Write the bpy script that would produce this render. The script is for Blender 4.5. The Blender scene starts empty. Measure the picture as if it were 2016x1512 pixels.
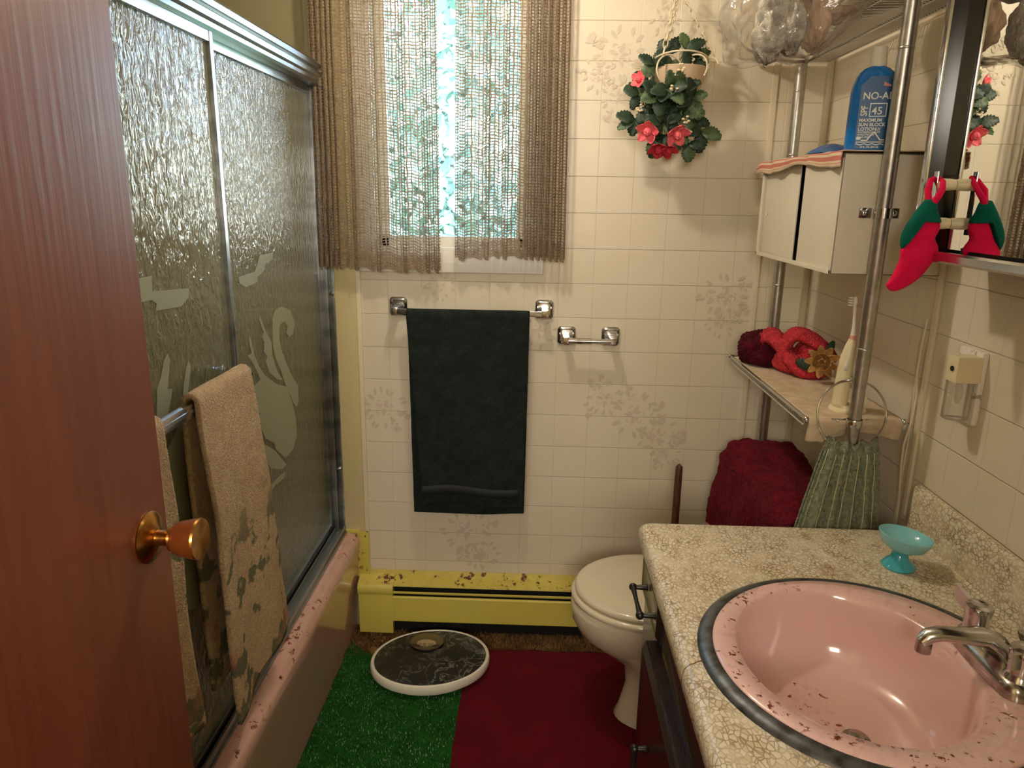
import bpy, bmesh, math, random
from mathutils import Vector, Matrix, noise
random.seed(7)
pi = math.pi; sin = math.sin; cos = math.cos
C = bpy.context.scene.collection
sc = bpy.context.scene

# ------------------------------------------------------------------ camera
cam = bpy.data.cameras.new('camera'); cam.sensor_width = 36; cam.lens = 36*1437/2016; cam.clip_start = 0.02
co = bpy.data.objects.new('camera', cam); C.objects.link(co); sc.camera = co
def _cam():
    n = lambda v: v.normalized()
    f = 1437.
    d = n(Vector((1060-1008, 756-385, -f)))
    v = -Vector((920-1008, 756-6312, -f)); v = n(v - d*v.dot(d))
    x = d.cross(v)
    R = Matrix((x, d, v))
    return R.to_4x4()
co.matrix_world = Matrix.Translation((0, 0, 1.5)) @ _cam()

# ------------------------------------------------------------------ view, sky, lamps
sc.view_settings.view_transform = 'Standard'; sc.view_settings.look = 'None'
sc.view_settings.exposure = 0.22; sc.view_settings.gamma = 1.0
w = bpy.data.worlds.new('sky'); sc.world = w; w.use_nodes = True
wn = w.node_tree.nodes; bg = wn['Background']
sky = wn.new('ShaderNodeTexSky'); sky.sky_type = 'NISHITA'; sky.sun_disc = False
sky.sun_elevation = math.radians(50); sky.sun_rotation = math.radians(200)
hs = wn.new('ShaderNodeHueSaturation'); hs.inputs['Saturation'].default_value = 0.9
w.node_tree.links.new(sky.outputs[0], hs.inputs['Color']); w.node_tree.links.new(hs.outputs[0], bg.inputs[0]); bg.inputs[1].default_value = 4.0

def lamp(name, kind, loc, power, col, size=.05, rot=(0,0,0), sy=None):
    l = bpy.data.lights.new(name, kind); l.energy = power; l.color = col
    if kind == 'POINT': l.shadow_soft_size = size
    if kind == 'AREA':
        l.size = size
        if sy: l.shape = 'RECTANGLE'; l.size_y = sy
    o = bpy.data.objects.new(name, l); C.objects.link(o); o.location = loc; o.rotation_euler = rot
    return o
lamp('ceiling_bulb_light', 'POINT', (-.135, 1.68, 2.17), 14.5, (1.0, .87, .70), .032)
lamp('hall_fill_light', 'AREA', (-.05, -1.52, 1.86), 40, (1.0, .90, .78), 1.0, (math.radians(84), 0, 0), .5)  # added fill light behind the camera, aimed into the bathroom
po = lamp('window_portal', 'AREA', (-.265, 2.36, 1.7), 1, (1, 1, 1), .5, (math.radians(-90), 0, 0), .8)
po.data.cycles.is_portal = True

# ------------------------------------------------------------------ materials
def lin(c):
    if isinstance(c, str): c = tuple(int(c[i:i+2], 16) for i in (0, 2, 4))
    return tuple(((v/255)/12.92 if v/255 <= .04045 else ((v/255+.055)/1.055)**2.4) for v in c) + (1,)
class Nd:
    def __init__(s, m): s.t = m.node_tree; s.n = s.t.nodes; s.l = s.t.links
    def add(s, kind, **kw):
        n = s.n.new(kind)
        for k, v in kw.items():
            if k.startswith('i_'): n.inputs[k[2:].replace('_', ' ')].default_value = v
            else: setattr(n, k, v)
        return n
    def put(s, a, sock):
        if hasattr(a, 'is_output'): s.l.new(a, sock)
        else: sock.default_value = a
    def math(s, op, a, b=0, c=None, clamp=False):
        n = s.add('ShaderNodeMath', operation=op, use_clamp=clamp)
        s.put(a, n.inputs[0]); s.put(b, n.inputs[1])
        if c is not None: s.put(c, n.inputs[2])
        return n.outputs[0]
    def noise(s, scale, detail=3, vec=None, rough=.5, dist=0):
        n = s.add('ShaderNodeTexNoise'); n.inputs['Scale'].default_value = scale; n.inputs['Detail'].default_value = detail
        n.inputs['Roughness'].default_value = rough; n.inputs['Distortion'].default_value = dist
        if vec is not None: s.l.new(vec, n.inputs['Vector'])
        return n.outputs[0]
    def ramp(s, fac, lo, hi, a=0., b=1.):
        n = s.add('ShaderNodeMapRange'); s.put(fac, n.inputs[0]); n.inputs[1].default_value = lo; n.inputs[2].default_value = hi
        n.inputs[3].default_value = a; n.inputs[4].default_value = b; return n.outputs[0]
    def mix(s, fac, a, b):
        n = s.add('ShaderNodeMix', data_type='RGBA'); s.put(fac, n.inputs[0]); s.put(a, n.inputs[6]); s.put(b, n.inputs[7]); return n.outputs[2]
    def coord(s, which='Object', scale=None):
        o = s.add('ShaderNodeTexCoord').outputs[which] if which != 'Pos' else s.add('ShaderNodeNewGeometry').outputs['Position']
        if scale:
            m = s.add('ShaderNodeMapping'); m.inputs['Scale'].default_value = scale; s.l.new(o, m.inputs[0]); o = m.outputs[0]
        return o
    def bump(s, h, dist, strength=1.0, prev=None):
        b = s.add('ShaderNodeBump'); b.inputs['Strength'].default_value = strength; b.inputs['Distance'].default_value = dist
        s.l.new(h, b.inputs['Height'])
        if prev is not None: s.l.new(prev, b.inputs['Normal'])
        return b.outputs[0]
def newmat(name):
    m = bpy.data.materials.new(name); m.use_nodes = True
    return m, Nd(m), m.node_tree.nodes['Principled BSDF']
def mat(name, col, rough=.5, metal=0., bump=None, var=None, sheen=0, coat=0, spec=.5, scale=None, spots=None):
    m, N, b = newmat(name)
    b.inputs['Roughness'].default_value = rough; b.inputs['Metallic'].default_value = metal
    b.inputs['Specular IOR Level'].default_value = spec
    if sheen: b.inputs['Sheen Weight'].default_value = sheen; b.inputs['Sheen Roughness'].default_value = .5
    if coat: b.inputs['Coat Weight'].default_value = coat; b.inputs['Coat Roughness'].default_value = .08
    vec = N.coord('Object', scale)
    c = lin(col)
    if var:
        sc_, c2, lo, hi = var[:4]
        f = N.ramp(N.noise(sc_, 4, vec), lo, hi)
        c = N.mix(f, c, lin(c2))
    else:
        f = N.ramp(N.noise(30, 3, vec), .3, .7, 0, .12); c = N.mix(f, c, tuple(v*.8 for v in lin(col)[:3])+(1,))
    if spots:
        ss, scol, th = spots
        f = N.ramp(N.noise(ss, 5, vec, .6), th, th+.03); c = N.mix(f, c, lin(scol))
    N.put(c, b.inputs['Base Color'])
    if bump:
        N.l.new(N.bump(N.noise(bump[0], bump[2] if len(bump) > 2 else 3, vec), bump[1]), b.inputs['Normal'])
    return m

def tile_mat(name, axis, off, base):
    m, N, b = newmat(name)
    sep = N.add('ShaderNodeSeparateXYZ'); N.l.new(N.coord('Pos'), sep.inputs[0])
    h = sep.outputs[axis]; z = sep.outputs[2]
    def line(v, o, p, wd):
        t = N.math('DIVIDE', N.math('SUBTRACT', v, o), p)
        return N.ramp(N.math('PINGPONG', t, .5), 0, wd/p, 1, 0)
    lz = line(z, 1.558, .108, .0016); lh = N.math('MULTIPLY', line(h, off, .108, .0012), .45)
    g = N.math('MAXIMUM', lz, lh)
    pos = N.coord('Pos')
    c = N.mix(N.ramp(N.noise(3, 3, pos), .3, .7), lin(base), lin((218, 206, 180)))
    c = N.mix(N.math('MULTIPLY', g, .30), c, lin((165, 150, 125)))
    sp = N.ramp(N.noise(60, 4, pos, .6), .745, .77)
    c = N.mix(N.math('MULTIPLY', sp, .6), c, lin((120, 70, 40)))
    N.put(c, b.inputs['Base Color']); b.inputs['Roughness'].default_value = .34; b.inputs['Specular IOR Level'].default_value = .4
    n1 = N.bump(N.math('MULTIPLY', g, -1.), .0012)
    n2 = N.bump(N.noise(9, 2, pos), .002, 1, n1)
    N.l.new(n2, b.inputs['Normal'])
    return m
tile_back = tile_mat('tile_panel_back', 0, -.47, (222, 212, 192))
tile_right = tile_mat('tile_panel_right', 1, .02, (224, 214, 196))
petal_print = mat('printed_flowers', (208, 190, 172), .4)
leaf_print = mat('printed_leaves', (204, 192, 168), .4)
yellow_wall = mat('painted_wall_yellow', (208, 194, 146), .45, bump=(20, .001))
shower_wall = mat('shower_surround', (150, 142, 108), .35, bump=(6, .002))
white_paint = mat('white_paint', (226, 222, 212), .4, bump=(40, .0004))
offwhite = mat('ivory_strip', (224, 212, 184), .4)
ceil_m = mat('ceiling_paint', (225, 218, 200), .8, bump=(60, .001))
chrome = mat('chrome', (205, 205, 205), .16, 1, spots=(60, (120, 105, 90), .68))
dullchrome = mat('spotted_chrome', (185, 180, 172), .2, 1, var=(35, (120, 112, 104), .45, .7))
alum = mat('anodised_aluminium', (178, 184, 186), .3, 1, bump=(200, .0002), scale=(1, .05, 1), var=(20, (140, 145, 146), .4, .6))
polem = mat('brushed_steel_pole', (190, 187, 180), .36, 1, var=(60, (168, 163, 155), .45, .7))
black_m = mat('black_metal', (30, 27, 25), .35)
black_frame = mat('black_lacquer', (28, 24, 22), .22)
ivory = mat('ivory_plastic', (226, 214, 176), .35)
white_pl = mat('white_plastic', (228, 222, 205), .35)
cabinet_white = mat('cream_enamel', (222, 214, 194), .35, spots=(50, (150, 110, 70), .76))
porcelain = mat('bone_porcelain', (226, 214, 188), .12, coat=.5, spots=(70, (120, 80, 50), .77))
brass = mat('brass', (200, 150, 80), .25, 1, var=(45, (140, 95, 45), .45, .7))
brasswood = mat('orange_brass', (176, 100, 52), .28, .7)
wood_dark = mat('dark_stained_wood', (46, 30, 27), .3, var=(30, (30, 19, 17), .35, .65), scale=(8, 1, 1), bump=(60, .0006), coat=.3)
wood_stick = mat('brown_stick', (98, 58, 38), .5, var=(30, (70, 38, 24), .4, .6), scale=(6, 6, .6))
rubber = mat('black_rubber', (22, 20, 20), .6)
bulb_glass = mat('opal_glass', (235, 230, 215), .4)
def emit(name, col, s):
    m, N, b = newmat(name); N.put(lin(col), b.inputs['Base Color']); N.put(lin(col), b.inputs['Emission Color']); b.inputs['Emission Strength'].default_value = s; return m

def door_wood():
    m, N, b = newmat('mahogany_veneer')
    v = N.coord('Object', (30, 30, 1.2)); v2 = N.coord('Object', (4, 4, 1))
    f = N.ramp(N.noise(3, 5, v), .3, .7); g = N.ramp(N.noise(2, 3, v2), .3, .7)
    c = N.mix(f, lin((126, 64, 46)), lin((107, 51, 34))); c = N.mix(N.math('MULTIPLY', g, .35), c, lin((140, 78, 58)))
    N.put(c, b.inputs['Base Color']); b.inputs['Roughness'].default_value = .42; b.inputs['Coat Weight'].default_value = .3; b.inputs['Coat Roughness'].default_value = .35
    N.l.new(N.bump(f, .0004), b.inputs['Normal'])
    return m
door_m = door_wood()

def counter_mat():
    m, N, b = newmat('pebble_laminate')
    v = N.coord('Pos', (1, .75, 1)); wob = N.noise(70, 2, v)
    vv = N.add('ShaderNodeMix', data_type='VECTOR'); vv.inputs[0].default_value = .006
    N.l.new(v, vv.inputs[4]); nz = N.add('ShaderNodeTexNoise'); nz.inputs['Scale'].default_value = 60; N.l.new(v, nz.inputs[0]); N.l.new(nz.outputs[1], vv.inputs[5])
    vo = N.add('ShaderNodeTexVoronoi', feature='DISTANCE_TO_EDGE'); vo.inputs['Scale'].default_value = 125; N.l.new(vv.outputs[1], vo.inputs['Vector'])
    vc = N.add('ShaderNodeTexVoronoi', feature='F1'); vc.inputs['Scale'].default_value = 125; N.l.new(vv.outputs[1], vc.inputs['Vector'])
    sp = N.add('ShaderNodeSeparateColor'); N.l.new(vc.outputs['Color'], sp.inputs[0])
    c = N.mix(sp.outputs[0], lin((226, 217, 196)), lin((206, 190, 156)))
    c = N.mix(N.math('MULTIPLY', N.ramp(N.noise(8, 3, v), .4, .7), .5), c, lin((232, 224, 204)))
    e = N.ramp(vo.outputs[0], .0, .15, .85, 0)
    e = N.math('MULTIPLY', e, N.ramp(N.noise(25, 2, v), .3, .62, .2, 1))
    c = N.mix(e, c, lin((122, 96, 62)))
    st = N.math('MULTIPLY', N.ramp(N.noise(14, 5, v, .65), .6, .72), .45)
    c = N.mix(st, c, lin((150, 105, 66)))
    sep = N.add('ShaderNodeSeparateXYZ'); N.l.new(N.coord('Pos'), sep.inputs[0])
    # the old crack that runs from the sink ring to the front edge
    yy = N.math('ADD', N.math('MULTIPLY', sep.outputs[0], .55), .838)
    yy = N.math('ADD', yy, N.math('MULTIPLY', N.noise(40, 2, v), .012))
    cr = N.math('MULTIPLY', N.ramp(N.math('ABSOLUTE', N.math('SUBTRACT', sep.outputs[1], yy)), .0007, .0018, 1, 0), N.math('LESS_THAN', sep.outputs[0], .285))
    c = N.mix(cr, c, lin((84, 56, 30)))
    N.put(c, b.inputs['Base Color']); b.inputs['Roughness'].default_value = .27
    N.l.new(N.bump(vo.outputs[0], .0012, .5), b.inputs['Normal'])
    return m
counter_m = counter_mat()

def stained(name, base, rough, mask, stain=(110, 45, 30), scale=55, th=.6, coat=.6, extra=None):
    """glazed enamel with rust specks gathered where mask(N, xyz) is 1 (the stains are on the thing itself)"""
    m, N, b = newmat(name)
    pos = N.coord('Pos'); s = N.add('ShaderNodeSeparateXYZ'); N.l.new(pos, s.inputs[0])
    k = mask(N, s.outputs)
    f = N.ramp(N.noise(scale, 6, pos, .62), th, th+.02)
    g = N.ramp(N.noise(scale*.35, 3, pos), .5, .56)
    f = N.math('MULTIPLY', N.math('MULTIPLY', f, g), k)
    c = N.mix(f, lin(base), lin(stain))
    h = N.math('MULTIPLY', N.math('MULTIPLY', N.ramp(N.noise(scale*.6, 5, pos, .7), .5, .66), k), .25)
    c = N.mix(h, c, lin((168, 110, 84)))
    N.put(c, b.inputs['Base Color']); b.inputs['Roughness'].default_value = rough; b.inputs['Coat Weight'].default_value = coat; b.inputs['Coat Roughness'].default_value = .06
    return m
def sink_mask(N, o):
    dx = N.math('SUBTRACT', o[0], .522); dy = N.math('SUBTRACT', o[1], .998)
    r = N.math('SQRT', N.math('ADD', N.math('MULTIPLY', dx, dx), N.math('MULTIPLY', dy, dy)))
    rim = N.ramp(o[2], .810, .816)
    low = N.math('MULTIPLY', N.math('LESS_THAN', o[2], .684), N.math('LESS_THAN', o[0], .515))
    return N.math('MAXIMUM', rim, low)
sink_m = stained('pink_enamel', (226, 186, 180), .14, sink_mask, scale=85, th=.575)
tub_m = stained('pink_tub_enamel', (208, 164, 152), .2, lambda N, o: N.math('MULTIPLY', N.ramp(o[2], .33, .36), N.math('GREATER_THAN', o[0], -.64)), scale=45, th=.57)
heat_m = stained('yellow_heater_enamel', (208, 194, 92), .35, lambda N, o: N.ramp(o[2], .185, .198), stain=(95, 50, 30), scale=50, th=.56, coat=.2)

def glass_obscure(name, sc_):
    m, N, b = newmat(name)
    out = m.node_tree.nodes['Material Output']
    v = N.coord('Object', (1, 1, .42))
    h = N.noise(sc_, 2, v, .5, .8)
    bn = N.bump(h, .006, 1.)
    b.inputs['Base Color'].default_value = lin((134, 132, 100)); b.inputs['Roughness'].default_value = .14
    b.inputs['Specular IOR Level'].default_value = .8
    N.l.new(bn, b.inputs['Normal'])
    b.inputs['Alpha'].default_value = .62
    b.inputs['Coat Weight'].default_value = 1; b.inputs['Coat IOR'].default_value = 1.7; b.inputs['Coat Roughness'].default_value = .05; N.l.new(bn, b.inputs['Coat Normal'])
    return m
glass_front = glass_obscure('rippled_obscure_glass', 70)
glass_back = glass_obscure('hammered_obscure_glass', 95)
etch = mat('etched_smooth_glass', (150, 154, 128), .35)
def clear(name, tint, gl=.12, rough=.02, bumpd=0, bs=30, alpha=.1):
    m, N, b = newmat(name); out = m.node_tree.nodes['Material Output']
    tr = N.add('ShaderNodeBsdfTransparent'); tr.inputs[0].default_value = tint
    g = N.add('ShaderNodeBsdfGlossy'); g.inputs['Roughness'].default_value = rough; g.inputs[0].default_value = (1, 1, 1, 1)
    fr = N.add('ShaderNodeFresnel'); fr.inputs[0].default_value = 1.45
    if bumpd:
        bn = N.bump(N.noise(bs, 3, N.coord('Object'), .6, 1.2), bumpd); N.l.new(bn, g.inputs['Normal']); N.l.new(bn, fr.inputs['Normal'])
    mx = N.add('ShaderNodeMixShader'); N.put(N.math('MULTIPLY_ADD', fr.outputs[0], .2 if gl < 0 else (.5 if bumpd else 1.), max(gl, 0), clamp=True), mx.inputs[0]); N.l.new(tr.outputs[0], mx.inputs[1]); N.l.new(g.outputs[0], mx.inputs[2])
    last = mx.outputs[0]
    if alpha:
        d = N.add('ShaderNodeBsdfDiffuse'); d.inputs[0].default_value = (.7, .68, .62, 1); m2 = N.add('ShaderNodeMixShader'); m2.inputs[0].default_value = alpha
        N.l.new(last, m2.inputs[1]); N.l.new(d.outputs[0], m2.inputs[2]); last = m2.outputs[0]
    N.l.new(last, out.inputs[0]); return m
pane_m = clear('window_glass', (.97, .99, .99, 1), 0, 0, alpha=0)
poly_m = clear('clear_polythene', (.96, .95, .93, 1), .02, .16, .003, 24, alpha=.12)
shade_m = clear('ribbed_clear_plastic', (.97, .95, .90, 1), .05, .15, alpha=.22)
lens_m = clear('dial_lens', (.9, .85, .75, 1), -.02, .02, alpha=.02)
mirror_m, _N, _b = newmat('mirror_silver'); _b.inputs['Metallic'].default_value = 1; _b.inputs['Roughness'].default_value = .01; _b.inputs['Base Color'].default_value = (.86, .87, .84, 1)

def weave_mat(name):
    m, N, b = newmat(name)
    out = m.node_tree.nodes['Material Output']
    uv = N.coord('UV'); s = N.add('ShaderNodeSeparateXYZ'); N.l.new(uv, s.inputs[0])
    n1 = N.math('MULTIPLY', N.math('SUBTRACT', N.noise(40, 2, uv), .5), .007)
    n2 = N.math('MULTIPLY', N.math('SUBTRACT', N.noise(47, 3, N.coord('UV', (1, 1.01, 3))), .5), .007)
    u = N.math('ADD', s.outputs[0], n1); v = N.math('ADD', s.outputs[1], n2)
    wv = N.ramp(N.noise(22, 2, uv), .3, .7, .12, .24)
    hem = N.math('LESS_THAN', s.outputs[1], .05)
    wv = N.math('ADD', wv, N.math('MULTIPLY', hem, .12))
    wh = N.ramp(N.noise(26, 2, N.coord('UV', (.4, 1.6, 1))), .3, .7, .10, .26); wh = N.math('ADD', wh, N.math('MULTIPLY', hem, .14))
    a = N.math('LESS_THAN', N.math('PINGPONG', N.math('DIVIDE', u, .0108), .5), wv)
    c = N.math('LESS_THAN', N.math('PINGPONG', N.math('DIVIDE', v, .0086), .5), wh)
    al = N.math('MAXIMUM', a, c)
    col = N.mix(N.ramp(N.noise(90, 3, uv), .3, .7), lin((172, 150, 124)), lin((126, 106, 84)))
    N.put(col, b.inputs['Base Color']); b.inputs['Roughness'].default_value = .9
    N.l.new(N.bump(N.noise(600, 2, uv), .002), b.inputs['Normal'])
    tl = N.add('ShaderNodeBsdfTranslucent'); N.put(col, tl.inputs[0])
    mx = N.add('ShaderNodeMixShader'); mx.inputs[0].default_value = .25; N.l.new(b.outputs[0], mx.inputs[1]); N.l.new(tl.outputs[0], mx.inputs[2])
    tr = N.add('ShaderNodeBsdfTransparent'); m2 = N.add('ShaderNodeMixShader'); N.l.new(al, m2.inputs[0]); N.l.new(tr.outputs[0], m2.inputs[1]); N.l.new(mx.outputs[0], m2.inputs[2])
    N.l.new(m2.outputs[0], out.inputs[0])
    return m
weave = weave_mat('open_weave_cloth')

def terry(name, col, col2, bs=420, bd=.004, var=25, leaves=None, spec=.1, sheen=.03, fleck=.5):
    m, N, b = newmat(name)
    v = N.coord('Object')
    c = N.mix(N.ramp(N.noise(var, 4, v), .3, .7), lin(col), lin(col2))
    c = N.mix(N.math('MULTIPLY', N.ramp(N.noise(bs*.55, 3, v), .35, .65), fleck), c, tuple(x*.42 for x in lin(col)[:3])+(1,))
    if leaves:
        for (sc_, lc, lo, hi) in leaves:
            vv = N.coord('Object', (.5, 1, 1))
            f = N.ramp(N.noise(sc_, 4, vv, .55), lo, hi)
            sz_ = N.add('ShaderNodeSeparateXYZ'); N.l.new(N.coord('Object'), sz_.inputs[0]); f = N.math('MULTIPLY', f, N.ramp(sz_.outputs[2], .34, .46, 1, .12))
            c = N.mix(N.math('MULTIPLY', f, .8), c, lin(lc))
    N.put(c, b.inputs['Base Color']); b.inputs['Roughness'].default_value = .95; b.inputs['Specular IOR Level'].default_value = spec
    b.inputs['Sheen Weight'].default_value = sheen
    N.l.new(N.bump(N.noise(bs, 3, v, .6), bd), b.inputs['Normal'])
    return m
dark_towel_m = terry('charcoal_green_terry', (50, 60, 56), (34, 42, 39), 280, .010, 30)
tan_towel_m = terry('tan_floral_terry', (236, 208, 166), (222, 186, 144), 300, .010, 18, [(13, (84, 100, 70), .545, .575), (10, (204, 136, 106), .60, .68)])
green_towel_m = terry('sage_striped_terry', (180, 188, 158), (142, 150, 118), 260, .012, 90)
maroon_m = terry('maroon_plush', (134, 22, 44), (104, 12, 30), 150, .012, 30)
dkmaroon_m = terry('dark_maroon_knit', (112, 20, 44), (70, 10, 26), 140, .014, 40)
coral_m = terry('coral_crochet', (238, 78, 88), (212, 50, 64), 130, .014, 60)
red_rug_m = terry('crimson_mat_pile', (112, 10, 28), (92, 7, 22), 260, .004, 9)
green_rug_m = terry('green_turf', (32, 100, 28), (16, 66, 14), 320, .004, 22)
carpet_m = terry('brown_shag', (158, 118, 72), (88, 60, 36), 130, .01, 22)
felt_red = terry('red_felt', (232, 28, 84), (214, 18, 66), 300, .001, 20, fleck=.1)
felt_green = terry('green_felt', (14, 104, 88), (10, 86, 72), 300, .001, 20, fleck=.1)
grey_fur = terry('grey_speckled_knit', (232, 226, 210), (150, 142, 134), 120, .008, 45)
beige_cloth = terry('beige_fabric', (214, 184, 160), (188, 156, 132), 60, .003, 12, fleck=.1)
liner_m = terry('pinkish_shelf_liner', (210, 192, 164), (194, 170, 142), 90, .001, 25, fleck=.15)
def stripe_mat():
    m, N, b = newmat('red_striped_cloth')
    s = N.add('ShaderNodeSeparateXYZ'); N.l.new(N.coord('UV'), s.inputs[0])
    v = s.outputs[1]
    f = N.math('MAXIMUM', N.math('MULTIPLY', N.math('GREATER_THAN', v, .012), N.math('LESS_THAN', v, .021)), N.math('MULTIPLY', N.math('GREATER_THAN', v, .026), N.math('LESS_THAN', v, .030)))
    f = N.math('MAXIMUM', f, N.math('MULTIPLY', N.math('GREATER_THAN', v, .0065), N.math('LESS_THAN', v, .008)))
    N.put(N.mix(f, lin((218, 198, 166)), lin((198, 118, 104))), b.inputs['Base Color']); b.inputs['Roughness'].default_value = .9
    N.l.new(N.bump(N.noise(500, 2, N.coord('Object')), .001), b.inputs['Normal']); return m
stripe_m = stripe_mat()
def marble():
    m, N, b = newmat('black_marble_print'); v = N.coord('Object')
    a = N.noise(17, 7, v, .62, .9); f = N.ramp(N.math('ABSOLUTE', N.math('SUBTRACT', a, .5)), 0, .028, 1, 0)
    f = N.math('MULTIPLY', f, N.ramp(N.noise(9, 3, v), .38, .58)); N.put(N.mix(N.math('MULTIPLY', f, .9), lin((9, 9, 9)), lin((125, 127, 122))), b.inputs['Base Color']); b.inputs['Roughness'].default_value = .3; return m
marble_m = marble()
leaf_m = mat('dark_green_leaf', (40, 64, 40), .5, var=(60, (22, 42, 30), .35, .65), bump=(90, .001))
leaf_m2 = mat('mid_green_leaf', (84, 104, 66), .5, var=(60, (56, 80, 50), .35, .65), bump=(90, .001))
petal_m = mat('coral_pink_petal', (238, 104, 116), .6, var=(40, (242, 132, 116), .5, .75))
petal_d = mat('rose_red_petal', (200, 44, 62), .6)
bud_m = mat('cream_bud', (222, 204, 168), .6)
tanflower_m = mat('tan_petal', (190, 146, 84), .6, var=(50, (150, 106, 54), .4, .7))
stem_m = mat('olive_stem', (88, 84, 52), .6)
pot_m = mat('blush_pot', (206, 180, 152), .5)
aqua = mat('turquoise_glaze', (132, 200, 208), .1, coat=.7, spots=(45, (70, 62, 50), .70))
aqua_d = mat('deep_turquoise_glaze', (60, 172, 190), .1, coat=.7)
blue_m = mat('blue_plastic', (10, 116, 200), .25, coat=.4)
blue_label = mat('navy_label', (24, 88, 146), .3)
ink = mat('pale_lettering', (240, 243, 236), .5)
pink_st = mat('pink_price_sticker', (224, 156, 140), .7)
shade_black = mat('painted_shade_black', (6, 6, 6), .9)  # near-black that paints shade into the heater slots and the cabinet gap
dialm = mat('dial_white', (220, 214, 196), .5)
inkblack = mat('black_ink', (15, 15, 15), .6)
lensbrown = mat('smoky_brown', (70, 52, 34), .3)
foliage = mat('tree_foliage', (84, 124, 112), .7, var=(2.5, (140, 172, 160), .35, .65))
bark = mat('tree_bark', (90, 96, 98), .9)
grass_o = mat('lawn', (110, 150, 110), .9)

# ------------------------------------------------------------------ mesh helpers
class B:
    def __init__(s): s.bm = bmesh.new(); s.uv = None; s.mi = 0
    def v(s, p): return s.bm.verts.new(p)
    def f(s, vs):
        try: fa = s.bm.faces.new(vs)
        except ValueError: return None
        fa.material_index = s.mi; fa.smooth = True; return fa
    def box(s, x0, x1, y0, y1, z0, z1, bev=0, seg=2, M=None):
        t = bmesh.new(); bmesh.ops.create_cube(t, size=1)
        for q in t.verts: q.co = Vector(((x0+x1)/2+q.co.x*(x1-x0), (y0+y1)/2+q.co.y*(y1-y0), (z0+z1)/2+q.co.z*(z1-z0)))
        if bev: bmesh.ops.bevel(t, geom=list(t.edges), offset=bev, segments=seg, profile=.7, affect='EDGES')
        if M: t.transform(M)
        s.merge(t); return s
    def merge(s, t):
        mp = {}
        for q in t.verts: mp[q] = s.bm.verts.new(q.co)
        for fa in t.faces: s.f([mp[q] for q in fa.verts])
        t.free()
    def rings(s, R, closed=True, cap0=True, cap1=True, wrap=False):
        vs = [[s.v(p) for p in r] for r in R]; n = len(vs[0])
        m = len(vs)
        for i in range(m if wrap else m-1):
            a, b2 = vs[i], vs[(i+1) % m]
            for j in range(n if closed else n-1): s.f([a[j], a[(j+1) % n], b2[(j+1) % n], b2[j]])
        if closed and not wrap:
            if cap0: s.f(vs[0][::-1])
            if cap1: s.f(vs[-1])
        return s
    def tube(s, pts, r, n=8, closed=False, squash=None):
        pts = [Vector(p) for p in pts]; m = len(pts); R = []
        up = None
        for i, p in enumerate(pts):
            if closed: t = pts[(i+1) % m]-pts[i-1]
            else: t = pts[min(i+1, m-1)]-pts[max(i-1, 0)]
            t.normalize()
            if up is None: up = t.orthogonal().normalized()
            up = (up-t*up.dot(t))
            if up.length < 1e-6: up = t.orthogonal()
            up.normalize(); b2 = t.cross(up)
            rr = r[i] if isinstance(r, (list, tuple)) else r
            R.append([p+up*cos(2*pi*k/n)*rr+b2*sin(2*pi*k/n)*rr for k in range(n)])
        return s.rings(R, wrap=closed)
    def lathe(s, prof, c=(0, 0, 0), M=None, n=32, sx=1, sy=1, cap=True):
        R = []
        for r, z in prof:
            ring = [Vector((r*cos(2*pi*k/n)*sx, r*sin(2*pi*k/n)*sy, z)) for k in range(n)]
            if M: ring = [M @ q for q in ring]
            R.append([q+Vector(c) for q in ring])
        return s.rings(R, cap0=cap, cap1=cap)
    def poly(s, pts, th=None):
        """flat polygon; th is a thickness vector"""
        a = [s.v(p) for p in pts]; s.f(a)
        if th is not None:
            th = Vector(th); b2 = [s.v(Vector(p)+th) for p in pts]; s.f(b2[::-1]); n = len(a)
            for i in range(n): s.f([a[i], b2[i], b2[(i+1) % n], a[(i+1) % n]])
        return s
    def grid(s, fn, nu, nv, uvf=None):
        vs = [[s.v(fn(i/nu, j/nv)) for j in range(nv+1)] for i in range(nu+1)]
        if uvf and s.uv is None: s.uv = s.bm.loops.layers.uv.new('UVMap')
        for i in range(nu):
            for j in range(nv):
                fa = s.f([vs[i][j], vs[i+1][j], vs[i+1][j+1], vs[i][j+1]])
                if uvf and fa:
                    for lp, (a, b2) in zip(fa.loops, ((i, j), (i+1, j), (i+1, j+1), (i, j+1))): lp[s.uv].uv = uvf(a/nu, b2/nv)
        return s
    def ball(s, c, r, n=12, M=None):
        t = bmesh.new(); bmesh.ops.create_uvsphere(t, u_segments=n, v_segments=max(6, n//2), radius=1)
        rr = r if isinstance(r, (tuple, list)) else (r, r, r)
        for q in t.verts:
            p = Vector((q.co.x*rr[0], q.co.y*rr[1], q.co.z*rr[2]))
            if M: p = M @ p
            q.co = p+Vector(c)
        s.merge(t); return s

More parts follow.
